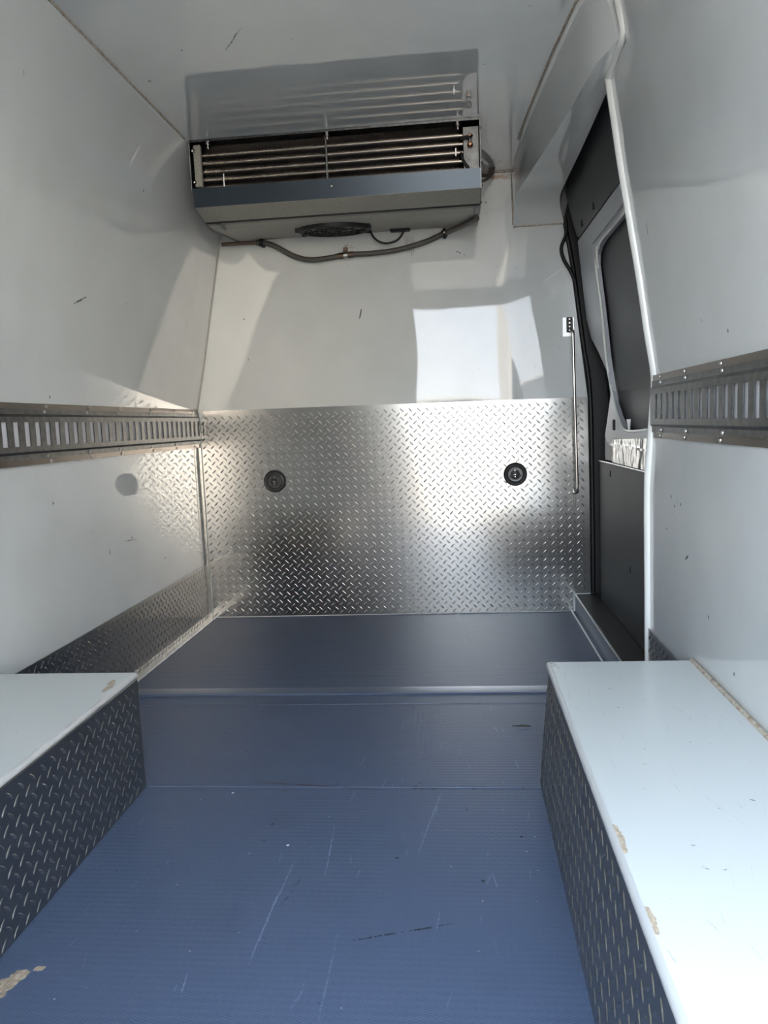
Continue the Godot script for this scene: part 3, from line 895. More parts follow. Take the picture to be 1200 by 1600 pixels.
# Raised bars over a plate: origin o, directions u and v, size w by h. Up to "single" bars (nearest the camera) become parts of their own.
func tread(plate: Node3D, o: Vector3, u: Vector3, v: Vector3, w: float, h: float, single := 0, keep = null, metal: Material = null) -> void:
	if metal == null:
		metal = M.tread
	if lug_mesh == null:
		make_lug()
	var pitch := 0.035
	var spots := []
	var i := 0
	while (i + 0.3) * pitch < w:
		var j := 0
		while (j + 0.3) * pitch < h:
			for half in 2:
				var p := Vector2((i + 0.3 + 0.5 * half) * pitch, (j + 0.3 + 0.5 * half) * pitch)
				if p.x < w - 0.008 and p.y < h - 0.008 and (keep == null or keep.call(p)):
					var x := (u + v).normalized() if half == 0 else (u - v).normalized()
					var n := u.cross(v)
					spots.append(Transform3D(Basis(x, n.cross(x), n), o + u * p.x + v * p.y))
			j += 1
		i += 1
	if single > 0:
		var seen := spots.filter(func(t: Transform3D) -> bool: return t.origin.z < -0.60)
		var unseen := spots.filter(func(t: Transform3D) -> bool: return t.origin.z >= -0.60)
		seen.sort_custom(func(a: Transform3D, b: Transform3D) -> bool: return a.origin.distance_squared_to(EYE) < b.origin.distance_squared_to(EYE))
		for t in seen.slice(0, single):
			put("tread_bar", lug_mesh, metal, plate).transform = plate.global_transform.affine_inverse() * t
		spots = seen.slice(single) + unseen
	if spots.is_empty():
		return
	var a := lug_mesh.surface_get_arrays(0)
	var pv: PackedVector3Array = a[Mesh.ARRAY_VERTEX]
	var nv: PackedVector3Array = a[Mesh.ARRAY_NORMAL]
	var ix: PackedInt32Array = a[Mesh.ARRAY_INDEX]
	var verts := PackedVector3Array()
	var norms := PackedVector3Array()
	var index := PackedInt32Array()
	var back := plate.global_transform.affine_inverse()
	for t in spots:
		var q: Transform3D = back * t
		var first := verts.size()
		for k in pv.size():
			verts.append(q * pv[k])
			norms.append(q.basis * nv[k])
		for k in ix:
			index.append(first + k)
	var arrays := []
	arrays.resize(Mesh.ARRAY_MAX)
	arrays[Mesh.ARRAY_VERTEX] = verts
	arrays[Mesh.ARRAY_NORMAL] = norms
	arrays[Mesh.ARRAY_INDEX] = index
	var m := ArrayMesh.new()
	m.add_surface_from_arrays(Mesh.PRIMITIVE_TRIANGLES, arrays)
	tag(put("tread_pattern", m, metal, plate), "", "", "", "stuff")


func build_tread_plates() -> void:
	# on the bulkhead
	var b := thing("tread_plate", Vector3(-0.29, 0, ZB))
	tag(b, "wide bright tread plate covering the lower half of the bulkhead", "tread plate")
	var poly := PackedVector2Array([Vector2(-1.098, 0.004), Vector2(0.462, 0.004), Vector2(0.462, 0.078), Vector2(0.533, 0.078), Vector2(0.533, 0.50), Vector2(0.530, 0.893), Vector2(-1.085, 0.905), Vector2(-1.098, 0.80)])
	put("sheet", prism(poly, 0.0005, 0.004, func(p: Vector2, d: float) -> Vector3: return Vector3(p.x + 0.29, p.y, d)), M.tread, b)
	var rings := [Vector2(-0.787, 0.594), Vector2(0.232, 0.588)]
	tread(b, Vector3(-1.098, 0.004, ZB + 0.004), Vector3.RIGHT, Vector3.UP, 1.63, 0.90, 0, func(p: Vector2) -> bool:
		var q := p + Vector2(-1.098, 0.004)
		if q.x > 0.455 and q.y < 0.088: return false
		if q.y > 0.885 or q.x > 0.522: return false
		for r in rings:
			if q.distance_to(r) < 0.050: return false
		return true)
	# kick plates along the walls
	var l := thing("kick_plate", Vector3(-1.114, 0, -1.7))
	tag(l, "long low tread plate skirting the wall beneath the unbroken white lining", "kick plate", "")
	put("sheet", box(Vector3(0.0, 0.0, ZB + 1.7 + 0.004), Vector3(0.003, 0.242, -1.665 + 1.7), 0.0008), M.tread, l)
	var lip := put("floor_lip", box(Vector3(0.003, 0.0, ZB + 1.7 + 0.004), Vector3(0.030, 0.003, -1.665 + 1.7), 0.0008), M.tread, l)
	tread(l, Vector3(-1.111, 0.004, -1.67), Vector3(0, 0, -1), Vector3.UP, 1.58, 0.238)
	tread(lip, Vector3(-1.110, 0.003, ZB + 0.01), Vector3(0, 0, 1), Vector3(1, 0, 0), 1.58, 0.026)
	var r := thing("kick_plate_001", Vector3(0.494, 0, -1.1))
	tag(r, "short low tread plate skirting the wall that ends at the side door", "kick plate", "")
	put("sheet", box(Vector3(-0.003, 0.0, -0.985), Vector3(0.0, 0.246, -1.692 + 1.1), 0.0008), M.tread, r)
	tread(r, Vector3(0.491, 0.004, -2.08), Vector3(0, 0, 1), Vector3.UP, 0.385, 0.242)


# ---------------------------------------------------------------- boxes over the wheel arches
func board_marks(w: int, h: int, seed_: int, along: float, chips: Array, corner: bool) -> Image:
	rng.seed = seed_
	var im := blank(w, h, Color(0.8, 0.8, 0.8))
	var grey := Color(0.28, 0.28, 0.28)
	for k in int(along):
		var p := Vector2(rng.randf() * w, rng.randf() * h)
		var d := Vector2.from_angle(rng.randf_range(-0.7, 0.7) + PI / 2) * rng.randf_range(3.0, 60.0)
		stroke(im, p, p + d, rng.randf_range(0.4, 0.9), Color(grey.r, grey.g, grey.b, rng.randf_range(0.08, 0.35)), 0.35, 0.25)
	for k in 22:
		var p := Vector2(rng.randf() * w, rng.randf() * h)
		stroke(im, p, p + Vector2(rng.randf_range(-12, 12), rng.randf_range(-5, 5)), rng.randf_range(0.8, 1.7), Color(0.15, 0.15, 0.16, rng.randf_range(0.35, 0.75)), 0.3, 0.3)
	for c in chips:
		for k in 200:
			var t := rng.randf_range(-1, 1)
			var s := rng.randf_range(0.85, 1.1)
			dab(im, Vector2(c[0] + rng.randf_range(-1, 1) * c[2] * (1.0 - 0.6 * absf(t)), c[1] + t * c[3]), rng.randf_range(1.5, 3.5), Color(0.70 * s, 0.645 * s, 0.565 * s, 0.95))
	if corner:
		for k in 50:
			dab(im, Vector2(absf(rng.randfn()) * 14.0, absf(rng.randfn()) * 22.0), rng.randf_range(1, 3), Color(0.42, 0.38, 0.33, 0.45))
	return im


func build_wheel_boxes() -> void:
	# against the unbroken wall
	var l := thing("wheel_arch_box", Vector3(-0.93, 0, -1.1))
	tag(l, "wheel arch box with a white board top against the unbroken wall", "wheel arch box", "wheel arch boxes")
	var x0 := -1.112
	var x1 := -0.75
	var z0 := -1.662
	var z1 := -0.45
	var lm := board_marks(512, 1024, 31, 50, [[490, 84, 10, 22], [476, 56, 8, 12]], false)
	put("top_board", slab(Vector3(x0 + 0.93, 0.262, z0 + 1.1), Vector3(x1 - x0 - 0.006, 0, 0), Vector3(0, 0, z1 - z0), Vector3(0, 0.014, 0)), with_marks(M.board, lm), l)
	put("edge_nosing", tube(PackedVector3Array([Vector3(x1 + 0.924, 0.2685, z0 + 1.1), Vector3(x1 + 0.924, 0.2685, z1 + 1.1)]), 0.0074, 12), M.nosing, l)
	put("end_nosing", tube(PackedVector3Array([Vector3(x0 + 0.93, 0.2685, z0 + 1.1), Vector3(x1 + 0.926, 0.2685, z0 + 1.1)]), 0.0074, 12), M.nosing, l)
	var side := put("side_panel", box(Vector3(x1 + 0.92, 0.0, z0 + 1.105), Vector3(x1 + 0.93, 0.262, z1 + 1.1), 0.001), M.tread_worn, l)
	tread(side, Vector3(x1, 0.002, z1), Vector3(0, 0, -1), Vector3.UP, z1 - z0 - 0.004, 0.258, 300, null, M.tread_worn)
	var end := put("end_panel", box(Vector3(x0 + 0.93, 0.0, z0 + 1.1), Vector3(x1 + 0.93, 0.262, z0 + 1.108), 0.001), M.tread_worn, l)
	tread(end, Vector3(x1, 0.002, z0), Vector3(-1, 0, 0), Vector3.UP, x1 - x0 - 0.004, 0.258, 0, null, M.tread_worn)
	put("back_panel", box(Vector3(x0 + 0.93, 0.0, z1 + 1.09), Vector3(x1 + 0.92, 0.262, z1 + 1.1)), M.tread_worn, l)

	# against the wall by the side door; its side leans outwards a little
	var r := thing("wheel_arch_box_001", Vector3(0.33, 0, -1.1))
	tag(r, "wheel arch box with a scratched white board top on the side-door wall", "wheel arch box", "wheel arch boxes")
	z0 = -1.69
	var rm := board_marks(512, 1024, 32, 110, [[5, 603, 11, 27], [5, 738, 10, 18]], true)
	put("top_board", slab(Vector3(0.186 - 0.33, 0.266, z0 + 1.1), Vector3(0.493 - 0.186, 0, 0), Vector3(0, 0, z1 - z0), Vector3(0, 0.014, 0)), with_marks(M.board, rm), r)
	put("edge_nosing", tube(PackedVector3Array([Vector3(0.185 - 0.33, 0.273, z0 + 1.1), Vector3(0.187 - 0.33, 0.273, z1 + 1.1)]), 0.0074, 12), M.nosing, r)
	put("end_nosing", tube(PackedVector3Array([Vector3(0.184 - 0.33, 0.273, z0 + 1.1), Vector3(0.493 - 0.33, 0.273, z0 + 1.1)]), 0.0074, 12), M.nosing, r)
	var lean := Vector3(0.0235, 0.266, 0.0)
	var rs := put("side_panel", slab(Vector3(0.160 - 0.33, 0.0, z0 + 1.1), lean, Vector3(0, 0, z1 - z0), Vector3(0.008, 0, 0)), M.tread_worn, r)
	tread(rs, Vector3(0.160, 0.002, z0), Vector3(0, 0, 1), lean.normalized(), z1 - z0, lean.length() - 0.006, 300, null, M.tread_worn)
	put("end_panel", prism(PackedVector2Array([Vector2(0.161 - 0.33, 0.0), Vector2(0.493 - 0.33, 0.0), Vector2(0.493 - 0.33, 0.266), Vector2(0.185 - 0.33, 0.266)]), z0 + 1.1, z0 + 1.108), M.tread_worn, r)
	put("back_panel", box(Vector3(0.185 - 0.33, 0.0, z1 + 1.09), Vector3(0.493 - 0.33, 0.266, z1 + 1.1)), M.tread_worn, r)
	put("wall_sealant", tube(PackedVector3Array([Vector3(0.491 - 0.33, 0.281, z0 + 1.1), Vector3(0.492 - 0.33, 0.281, z1 + 1.1)]), 0.005, 8), M.caulk, r)


# ---------------------------------------------------------------- slotted cargo rails
func cargo_rail(called: String, x: float, s: float, y: float, z0: float, z1: float, first: float) -> Node3D:
	# x: wall plane; s: direction into the room; y: bottom edge; slots every two inches from "first" on
	var t := thing(called, Vector3(x, y, (z0 + z1) / 2.0))
	var zc := (z0 + z1) / 2.0
	var at := func(p: Vector2, d: float) -> Vector3: return Vector3(p.x * s, p.y, d - zc)
	put("backing_strip", prism(PackedVector2Array([Vector2(-0.002, 0.0), Vector2(0.0015, 0.0), Vector2(0.0015, 0.030), Vector2(-0.002, 0.030)]), z0, z1, at), M.backing, t)
	put("backing_strip", prism(PackedVector2Array([Vector2(-0.002, 0.130), Vector2(0.0015, 0.130), Vector2(0.0015, 0.160), Vector2(-0.002, 0.160)]), z0, z1, at), M.backing, t)
	var st := tool()
	# lower and upper half sections: flange, slope, rail
	add_prism(st, PackedVector2Array([Vector2(0.0015, 0.015), Vector2(0.004, 0.015), Vector2(0.004, 0.0285), Vector2(0.0085, 0.035), Vector2(0.0085, 0.049), Vector2(0.0060, 0.049), Vector2(0.0060, 0.0365), Vector2(0.0015, 0.030)]), z0, z1, at)
	add_prism(st, PackedVector2Array([Vector2(0.0015, 0.145), Vector2(0.004, 0.145), Vector2(0.004, 0.1315), Vector2(0.0085, 0.125), Vector2(0.0085, 0.111), Vector2(0.0060, 0.111), Vector2(0.0060, 0.1235), Vector2(0.0015, 0.130)]), z0, z1, at)
	var z := first
	var bars := []
	while z > z0 + 0.03:
		z -= 0.0508
	z += 0.0508
	var from := z0
	while z < z1 - 0.02:
		bars.append([from, z - 0.012])
		from = z + 0.012
		z += 0.0508
	bars.append([from, z1])
	for b in bars:
		add_prism(st, PackedVector2Array([Vector2(0.0060, 0.0485), Vector2(0.0085, 0.0485), Vector2(0.0085, 0.1115), Vector2(0.0060, 0.1115)]), b[0], b[1], at)
	put("slotted_track", done(st), M.galv, t)
	put("slot_liner", prism(PackedVector2Array([Vector2(-0.0015, 0.040), Vector2(0.002, 0.040), Vector2(0.002, 0.120), Vector2(-0.0015, 0.120)]), z0, z1, at), mat(Color(0.80, 0.80, 0.81), 0.6), t)
	var rv := rivet_mesh()
	z = z0 + 0.07
	var k := 0
	while z < z1:
		for e in [[0.007, 0.0015, 0.0], [0.0215, 0.004, 0.02], [0.1385, 0.004, 0.015], [0.153, 0.0015, 0.0]]:
			put("rivet", rv, M.aluminium, t).transform = facing(Vector3(e[1] * s, e[0], z + e[2] - zc), Vector3(s, 0, 0))
		z += 0.21 + 0.03 * (k % 3)
		k += 1
	return t


func build_cargo_rails() -> void:
	var l := cargo_rail("cargo_rail", -1.106, 1.0, 0.751, ZB + 0.006, ZR, -1.902)
	tag(l, "long slotted metal cargo rail ending at the bulkhead corner", "cargo rail", "slotted cargo rails")
	var r := cargo_rail("cargo_rail_001", 0.5045, -1.0, 0.754, -2.075, ZR, -1.253)
	tag(r, "short slotted metal cargo rail ending at the side door moulding", "cargo rail", "slotted cargo rails")


# ---------------------------------------------------------------- evaporator under the ceiling
func build_evaporator() -> void:
	var e := thing("evaporator_unit", Vector3(-0.39, 1.56, -2.95))
	tag(e, "wide galvanised cooling unit with exposed finned tubes under the ceiling", "cooling unit")
	var o := Vector3(-0.39, 1.56, -2.95)
	var xl := -0.888
	var xr := 0.103
	# section (z, y)
	var side := func(p: Vector2, d: float) -> Vector3: return Vector3(d, p.y, p.x) - o
	var cheek := PackedVector2Array([Vector2(-2.675, CEIL - 0.001), Vector2(-2.675, 1.640), Vector2(-2.692, 1.582), Vector2(-2.80, 1.560), Vector2(-2.90, 1.553), Vector2(-3.24, 1.590), Vector2(-3.24, CEIL - 0.001)])
	# the side plate towards the leaning wall is clipped where the wall comes in
	put("side_plate", prism(cheek, xr - 0.003, xr, side), M.galv, e)
	put("side_plate", prism(cheek, xl + 0.010, xl + 0.013, side), M.galv, e)
	var l := xl + 0.013
	var r := xr - 0.003
	var strip := func(poly: PackedVector2Array) -> ArrayMesh: return prism(poly, l, r, side)
	put("top_flange", strip.call(PackedVector2Array([Vector2(-2.675, CEIL - 0.001), Vector2(-2.675, CEIL - 0.008), Vector2(-2.678, CEIL - 0.008), Vector2(-2.678, CEIL - 0.003), Vector2(-3.2, CEIL - 0.003), Vector2(-3.2, CEIL - 0.001)])), M.galv, e)
	put("front_band", strip.call(PackedVector2Array([Vector2(-2.675, 1.641), Vector2(-2.691, 1.583), Vector2(-2.694, 1.583), Vector2(-2.678, 1.639), Vector2(-2.715, 1.645), Vector2(-2.715, 1.648)])), M.band, e)
	put("lower_band", strip.call(PackedVector2Array([Vector2(-2.6925, 1.5822), Vector2(-2.800, 1.5605), Vector2(-2.800, 1.5635), Vector2(-2.6925, 1.5852)])), M.zinc_dull, e)
	put("drip_pan", strip.call(PackedVector2Array([Vector2(-2.802, 1.566), Vector2(-2.820, 1.566), Vector2(-2.835, 1.5575), Vector2(-2.90, 1.5575), Vector2(-3.24, 1.593), Vector2(-3.24, 1.597), Vector2(-2.90, 1.5605), Vector2(-2.83, 1.5605), Vector2(-2.815, 1.570), Vector2(-2.802, 1.570)])), M.zinc_dull, e)
	put("pan_lip", strip.call(PackedVector2Array([Vector2(-2.803, 1.5595), Vector2(-2.812, 1.5575), Vector2(-2.812, 1.5665), Vector2(-2.803, 1.5665)])), M.shell, e)
	for x in [xl + 0.05, xr - 0.022]:
		put("corner_brace", box(Vector3(x, 1.551, -2.89) - o, Vector3(x + 0.014, 1.5565, -2.805) - o, 0.002), M.galv, e)
	put("front_screw", rivet_mesh(0.006, 0.004), M.steel, e).transform = facing(Vector3(-0.397, 1.618, -2.681) - o, Vector3(0, -0.25, 1))
	for p in [Vector3(0.104, 1.775, -2.70), Vector3(0.104, 1.665, -2.70), Vector3(0.104, 1.598, -2.72), Vector3(0.104, 1.572, -2.83)]:
		put("side_screw", rivet_mesh(0.005, 0.004), M.steel, e).transform = facing(p - o, Vector3(1, 0, 0))
	# coil: pack of thin upright fins behind, bare finned tubes in front
	var pk := tool()
	var px := -0.842
	while px < 0.036:
		add_box(pk, Vector3(px, 1.646, -3.04) - o, Vector3(px + 0.0006, CEIL - 0.006, -2.728) - o)
		px += 0.0048
	tag(put("fin_pack", done(pk), M.coil_back, e), "", "", "", "stuff")
	put("back_plate", box(Vector3(xl + 0.014, 1.600, -3.236) - o, Vector3(xr - 0.004, CEIL - 0.004, -3.230) - o), M.galv, e)
	var fin_mesh := fins()
	for k in 5:
		var y := 1.758 - 0.0272 * k
		var tb := put("coil_tube", tube(PackedVector3Array([Vector3(-0.85, y, -2.712) - o, Vector3(0.045, y, -2.712) - o]), 0.0068, 12), M.fin, e)
		var f := put("tube_fins", fin_mesh, M.fin, tb)
		f.position = Vector3(-0.40, y, -2.712) - o
		tag(f, "", "", "", "stuff")
	put("coil_strap", box(Vector3(-0.414, 1.645, -2.699) - o, Vector3(-0.409, 1.795, -2.697) - o), M.steel, e)
	put("coil_strap", box(Vector3(-0.771, 1.645, -2.699) - o, Vector3(-0.767, 1.690, -2.697) - o), M.aluminium, e)
	put("coil_strap", box(Vector3(0.020, 1.690, -2.699) - o, Vector3(0.023, 1.715, -2.697) - o), M.aluminium, e)
	# end brackets
	put("end_bracket", box(Vector3(-0.868, 1.650, -2.705) - o, Vector3(-0.842, 1.788, -2.690) - o, 0.002), M.zinc_dull, e)
	for y in [1.768, 1.665]:
		put("bracket_bolt", rivet_mesh(0.007, 0.006), M.steel, e).transform = facing(Vector3(-0.868, y, -2.689) - o, Vector3(0, 0, 1))
	var pl := put("valve_plate", box(Vector3(0.046, 1.648, -2.715) - o, Vector3(0.099, 1.784, -2.706) - o, 0.002), M.galv, e)
	put("expansion_valve", lathe(PackedVector2Array([Vector2(0.0, 0.022), Vector2(0.006, 0.020), Vector2(0.009, 0.012), Vector2(0.010, 0.0)]), facing(Vector3(0.069, 1.724, -2.706) - o, Vector3(0, 0, 1)), 14), M.copper, pl)
	put("expansion_valve", lathe(PackedVector2Array([Vector2(0.0, 0.018), Vector2(0.005, 0.016), Vector2(0.007, 0.0)]), facing(Vector3(0.069, 1.752, -2.706) - o, Vector3(0, 0, 1)), 14), M.copper, pl)
	put("valve_stem", tube(PackedVector3Array([Vector3(0.069, 1.756, -2.694) - o, Vector3(0.0685, 1.722, -2.694) - o]), 0.0035, 8), M.chrome, pl)
	put("sensor_lead", tube(smooth_path(PackedVector3Array([Vector3(0.04, 1.742, -2.702) - o, Vector3(0.056, 1.748, -2.697) - o, Vector3(0.067, 1.744, -2.692) - o, Vector3(0.076, 1.752, -2.696) - o]), 0.006), 0.005, 8), M.black, pl)
	put("sensor_lead", tube(smooth_path(PackedVector3Array([Vector3(0.038, 1.70, -2.70) - o, Vector3(0.045, 1.675, -2.697) - o, Vector3(0.062, 1.650, -2.70) - o]), 0.01), 0.005, 8), M.black, pl)
	# hanger bolts through the top
	for x in [-0.815, -0.405, 0.030]:
		put("hanger_bolt", lathe(PackedVector2Array([Vector2(0.0, -0.026), Vector2(0.004, -0.024), Vector2(0.0045, -0.014), Vector2(0.009, -0.014), Vector2(0.009, -0.004), Vector2(0.014, -0.004), Vector2(0.014, 0.0)]), Transform3D(Basis(), Vector3(x, CEIL - 0.006, -2.690) - o), 12), M.steel, e)
	# fan in the drip pan, seen from below at a flat angle
	var tilt := Basis(Vector3.RIGHT, 0.105)
	var fc := Transform3D(tilt, Vector3(-0.447, 1.570, -3.045) - o)
	var fan := put("fan_shroud", lathe(PackedVector2Array([Vector2(0.118, 0.004), Vector2(0.118, -0.010), Vector2(0.128, -0.014), Vector2(0.138, -0.010), Vector2(0.142, 0.004)]), fc, 40), M.black, e)
	var st := tool()
	for rr in [0.03, 0.055, 0.08, 0.105]:
		var ringp := PackedVector3Array()
		for k in 33:
			ringp.append(fc * Vector3(rr * cos(TAU * k / 32.0), -0.014, rr * sin(TAU * k / 32.0)))
		add_tube(st, ringp, 0.0016, 6)
	for k in 8:
		var a := TAU * k / 8.0
		add_tube(st, PackedVector3Array([fc * Vector3(0.02 * cos(a), -0.0145, 0.02 * sin(a)), fc * Vector3(0.125 * cos(a), -0.0125, 0.125 * sin(a))]), 0.0018, 6)
	put("fan_guard", done(st), M.black_gloss, fan)
	put("fan_motor", lathe(PackedVector2Array([Vector2(0.0, -0.006), Vector2(0.035, -0.005), Vector2(0.042, 0.002), Vector2(0.042, 0.03)]), fc, 24), M.grey_plastic, fan)
	for k in 7:
		var a := TAU * k / 7.0
		put("fan_blade", box(Vector3(0.040, -0.0015, -0.022), Vector3(0.112, 0.0015, 0.022), 0.001), M.black, fan).transform = fc * Transform3D(Basis(Vector3.UP, a) * Basis(Vector3.RIGHT, 0.5), Vector3(0, 0.010, 0))
	put("fan_well", lathe(PackedVector2Array([Vector2(0.118, 0.003), Vector2(0.118, 0.05), Vector2(0.0, 0.05)]), fc, 32), M.black, fan)
	for a in [0.4, 2.74, 3.6, 5.7]:
		put("fan_lug", box(Vector3(-0.010, -0.014, -0.008), Vector3(0.010, 0.002, 0.008), 0.002), M.black, fan).transform = fc * Transform3D(Basis(Vector3.UP, -a), Vector3(0.143 * cos(a), 0, 0.143 * sin(a)))
	put("fan_lead", tube(smooth_path(PackedVector3Array([Vector3(-0.322, 1.580, -3.16) - o, Vector3(-0.31, 1.560, -3.19) - o, Vector3(-0.285, 1.543, -3.20) - o, Vector3(-0.253, 1.538, -3.20) - o, Vector3(-0.213, 1.551, -3.20) - o, Vector3(-0.186, 1.585, -3.19) - o]), 0.012), 0.0042, 8), M.black, e)
	put("lead_bracket", box(Vector3(-0.245, 1.580, -3.215) - o, Vector3(-0.165, 1.589, -3.175) - o, 0.003), M.black, e)


func fins() -> ArrayMesh:
	var st := tool()
	var x := -0.435
	while x < 0.435:
		for k in 10:
			var a := TAU * k / 10.0
			var b := TAU * (k + 1) / 10.0
			var p := Vector3(x, cos(a) * 0.0112, sin(a) * 0.0112)
			var q := Vector3(x, cos(b) * 0.0112, sin(b) * 0.0112)
			for s in [-0.0006, 0.0006]:
				tri_out(st, Vector3(x + s, 0, 0), p + Vector3(s, 0, 0), q + Vector3(s, 0, 0), Vector3(x, 0, 0))
			quad_out(st, p - Vector3(0.0006, 0, 0), q - Vector3(0.0006, 0, 0), q + Vector3(0.0006, 0, 0), p + Vector3(0.0006, 0, 0), Vector3(x, 0, 0))
		x += 0.0058
	return done(st)


# ---------------------------------------------------------------- drain hose under the cooling unit
func build_drain_hose() -> void:
	var o := Vector3(-0.43, 1.5, -3.22)
	var h := thing("drain_hose", o)
	tag(h, "sagging grey drain hose strung beneath the cooling unit", "hose")
	var at := func(x: float, y: float) -> Vector3: return Vector3(x, y, -3.225) - o
	var run := PackedVector3Array()
	for p in [[-0.80, 1.579], [-0.786, 1.578], [-0.753, 1.573], [-0.714, 1.556], [-0.650, 1.518], [-0.584, 1.498], [-0.505, 1.500], [-0.433, 1.508], [-0.320, 1.508], [-0.216, 1.516], [-0.111, 1.538], [-0.032, 1.566]]:
		run.append(at.call(p[0], p[1]))
	run.append(Vector3(0.048, 1.567, -3.107) - o)
	run.append(Vector3(0.093, 1.552, -2.965) - o)
	put("hose", tube(smooth_path(run, 0.012), 0.0105, 14), M.hose, h)
	var stub := PackedVector3Array([at.call(-0.945, 1.581), at.call(-0.88, 1.581), at.call(-0.83, 1.580), at.call(-0.785, 1.578)])
	put("pipe_stub", tube(stub, 0.0075, 12), M.old_copper, h)
	for x in [[-0.777, 1.577, 0.2], [-0.030, 1.566, -0.35]]:
		var c := put("pipe_clip", lathe(PackedVector2Array([Vector2(0.010, -0.008), Vector2(0.015, -0.008), Vector2(0.015, 0.008), Vector2(0.010, 0.008)]), facing(at.call(x[0], x[1]), Vector3(1, -x[2], 0)), 20), M.black, h)
		put("clip_screw", rivet_mesh(0.005, 0.005), M.chrome, c).transform = facing(at.call(x[0], x[1]) + Vector3(0, 0.002, 0.0145), Vector3(0, 0, 1))
		put("clip_foot", box(Vector3(-0.007, -0.014, -0.030), Vector3(0.007, 0.024, -0.010), 0.002), M.black, c).position = at.call(x[0], x[1])
	var j := put("hose_joint", tube(PackedVector3Array([at.call(-0.462, 1.5055), at.call(-0.40, 1.5085)]), 0.0125, 14), M.old_copper, h)
	put("joint_band", tube(PackedVector3Array([at.call(-0.440, 1.507), at.call(-0.424, 1.5078)]), 0.0150, 16), M.aluminium, j)
	put("joint_screw", box(Vector3(-0.009, 0.0, -0.006), Vector3(0.009, 0.018, 0.006), 0.002), M.old_copper, j).position = at.call(-0.432, 1.520)

	# stub of refrigerant pipe where the lines pass through the ceiling corner
	var pp := thing("pipe_bundle", Vector3(0.16, 1.76, -3.2))
	tag(pp, "short bent pipe stubs passing up beside the cooling unit", "pipe")
	for k in 2:
		put("pipe", tube(smooth_path(PackedVector3Array([Vector3(-0.054, 0.01 - 0.02 * k, 0.03), Vector3(-0.03, 0.005 - 0.02 * k, 0.02), Vector3(-0.008 + 0.012 * k, 0.015, 0.0), Vector3(0.0 + 0.012 * k, 0.042, -0.005)]), 0.01), 0.006, 10), M.hose, pp)


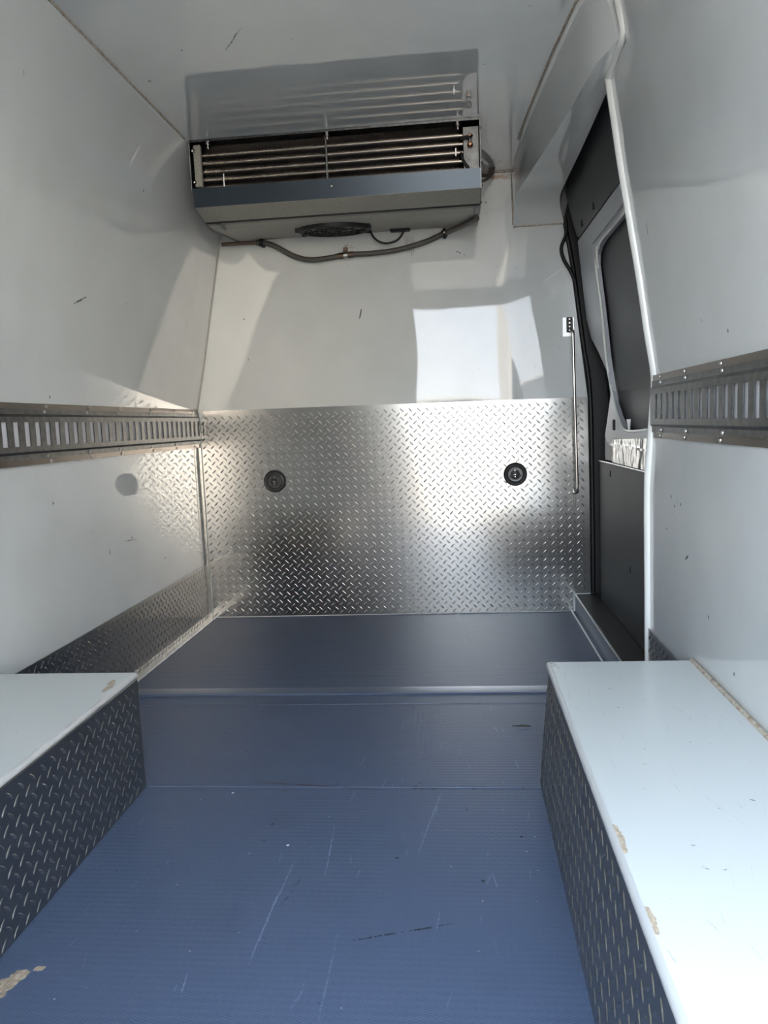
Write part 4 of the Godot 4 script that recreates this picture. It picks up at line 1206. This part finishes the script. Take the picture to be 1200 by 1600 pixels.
# ---------------------------------------------------------------- small fittings
func build_small_fittings() -> void:
	# recessed lashing cups in the tread plate
	for p in [[-0.787, 0.594, "black round lashing cup nearer the unbroken wall and long rail"], [0.232, 0.588, "black round lashing cup nearer the upright rod and side door"]]:
		var c := thing("lashing_cup" if p[0] < 0.0 else "lashing_cup_001", Vector3(p[0], p[1], ZB + 0.004))
		tag(c, p[2], "lashing cup", "round lashing cups on the bulkhead")
		var f := facing(Vector3.ZERO, Vector3(0, 0, 1))
		put("flange", lathe(PackedVector2Array([Vector2(0.049, 0.0), Vector2(0.048, 0.006), Vector2(0.044, 0.009), Vector2(0.039, 0.008), Vector2(0.038, 0.004)]), f, 36), M.black, c)
		put("cup", lathe(PackedVector2Array([Vector2(0.039, 0.0075), Vector2(0.036, 0.0085), Vector2(0.033, 0.006), Vector2(0.030, 0.0025), Vector2(0.0, 0.0012)]), f, 36), M.cup, c)
		put("dome", lathe(PackedVector2Array([Vector2(0.019, 0.001), Vector2(0.017, 0.005), Vector2(0.010, 0.0085), Vector2(0.0, 0.010)]), f, 28), M.cup, c)
		var ring := PackedVector3Array()
		for k in 25:
			var a := PI * 0.08 + PI * 0.84 * k / 24.0
			ring.append(Vector3(0.024 * cos(a), 0.004 - 0.024 * sin(a), 0.008))
		put("ring", tube(ring, 0.0026, 8), M.cup, c)
		put("ring_bar", box(Vector3(-0.013, 0.002, 0.004), Vector3(0.013, 0.008, 0.011), 0.002), M.black, c)
		for y in [0.016, -0.001, -0.010]:
			put("screw", rivet_mesh(0.0032, 0.0025), M.chrome, c).transform = facing(Vector3(-0.001, y, 0.0095 if y < 0.01 else 0.004), Vector3(0, 0, 1))

	# upright rod with its two brackets
	var g := thing("latch_rod", Vector3(0.474, 0.82, ZB))
	tag(g, "slim upright chrome rod hooked between two brackets on the bulkhead", "rod")
	var rod := PackedVector3Array([Vector3(-0.008, 0.345, 0.008), Vector3(-0.008, 0.343, 0.020), Vector3(-0.005, 0.336, 0.028), Vector3(-0.003, 0.325, 0.032), Vector3(-0.002, 0.2, 0.034), Vector3(0.004, -0.2, 0.034), Vector3(0.005, -0.298, 0.034), Vector3(0.004, -0.310, 0.030), Vector3(-0.001, -0.317, 0.022), Vector3(-0.006, -0.318, 0.006)])
	put("rod", tube(smooth_path(rod, 0.01), 0.0062, 12), M.chrome, g)
	var tb := put("upper_bracket", box(Vector3(-0.040, 0.318, 0.0008), Vector3(0.008, 0.396, 0.004), 0.001), M.aluminium, g)
	put("clamp", box(Vector3(-0.025, 0.335, 0.004), Vector3(0.000, 0.394, 0.016), 0.003), M.grey_plastic, tb)
	for k in 4:
		put("rivet", rivet_mesh(0.0055, 0.004), M.chrome, tb).transform = facing(Vector3(-0.0125, 0.386 - 0.0145 * k, 0.016), Vector3(0, 0, 1))
	var lb := put("lower_bracket", box(Vector3(-0.020, -0.372, 0.0045), Vector3(0.002, -0.308, 0.0070), 0.001), M.tread, g)
	for k in 3:
		put("rivet", rivet_mesh(0.0045, 0.003), M.chrome, lb).transform = facing(Vector3(-0.009, -0.332 - 0.015 * k, 0.0075), Vector3(0, 0, 1))

	# scrap of leaf on the floor by the box
	var lf := thing("leaf_scrap", Vector3(0.15, 0.003, -2.01))
	tag(lf, "tiny dark green leaf scrap on the blue floor by the wheel box", "leaf")
	put("blade", prism(PackedVector2Array([Vector2(-0.02, 0.0), Vector2(-0.008, 0.007), Vector2(0.008, 0.006), Vector2(0.02, 0.001), Vector2(0.006, -0.005), Vector2(-0.01, -0.004)]), 0.0, 0.0012, func(p: Vector2, d: float) -> Vector3: return Vector3(p.x, d + absf(p.y) * 0.3, p.y)), mat(Color(0.10, 0.15, 0.09), 0.6), lf)
	put("stalk", tube(PackedVector3Array([Vector3(-0.02, 0.001, 0), Vector3(-0.03, 0.003, 0.003)]), 0.001, 6), mat(Color(0.12, 0.12, 0.07), 0.6), lf)
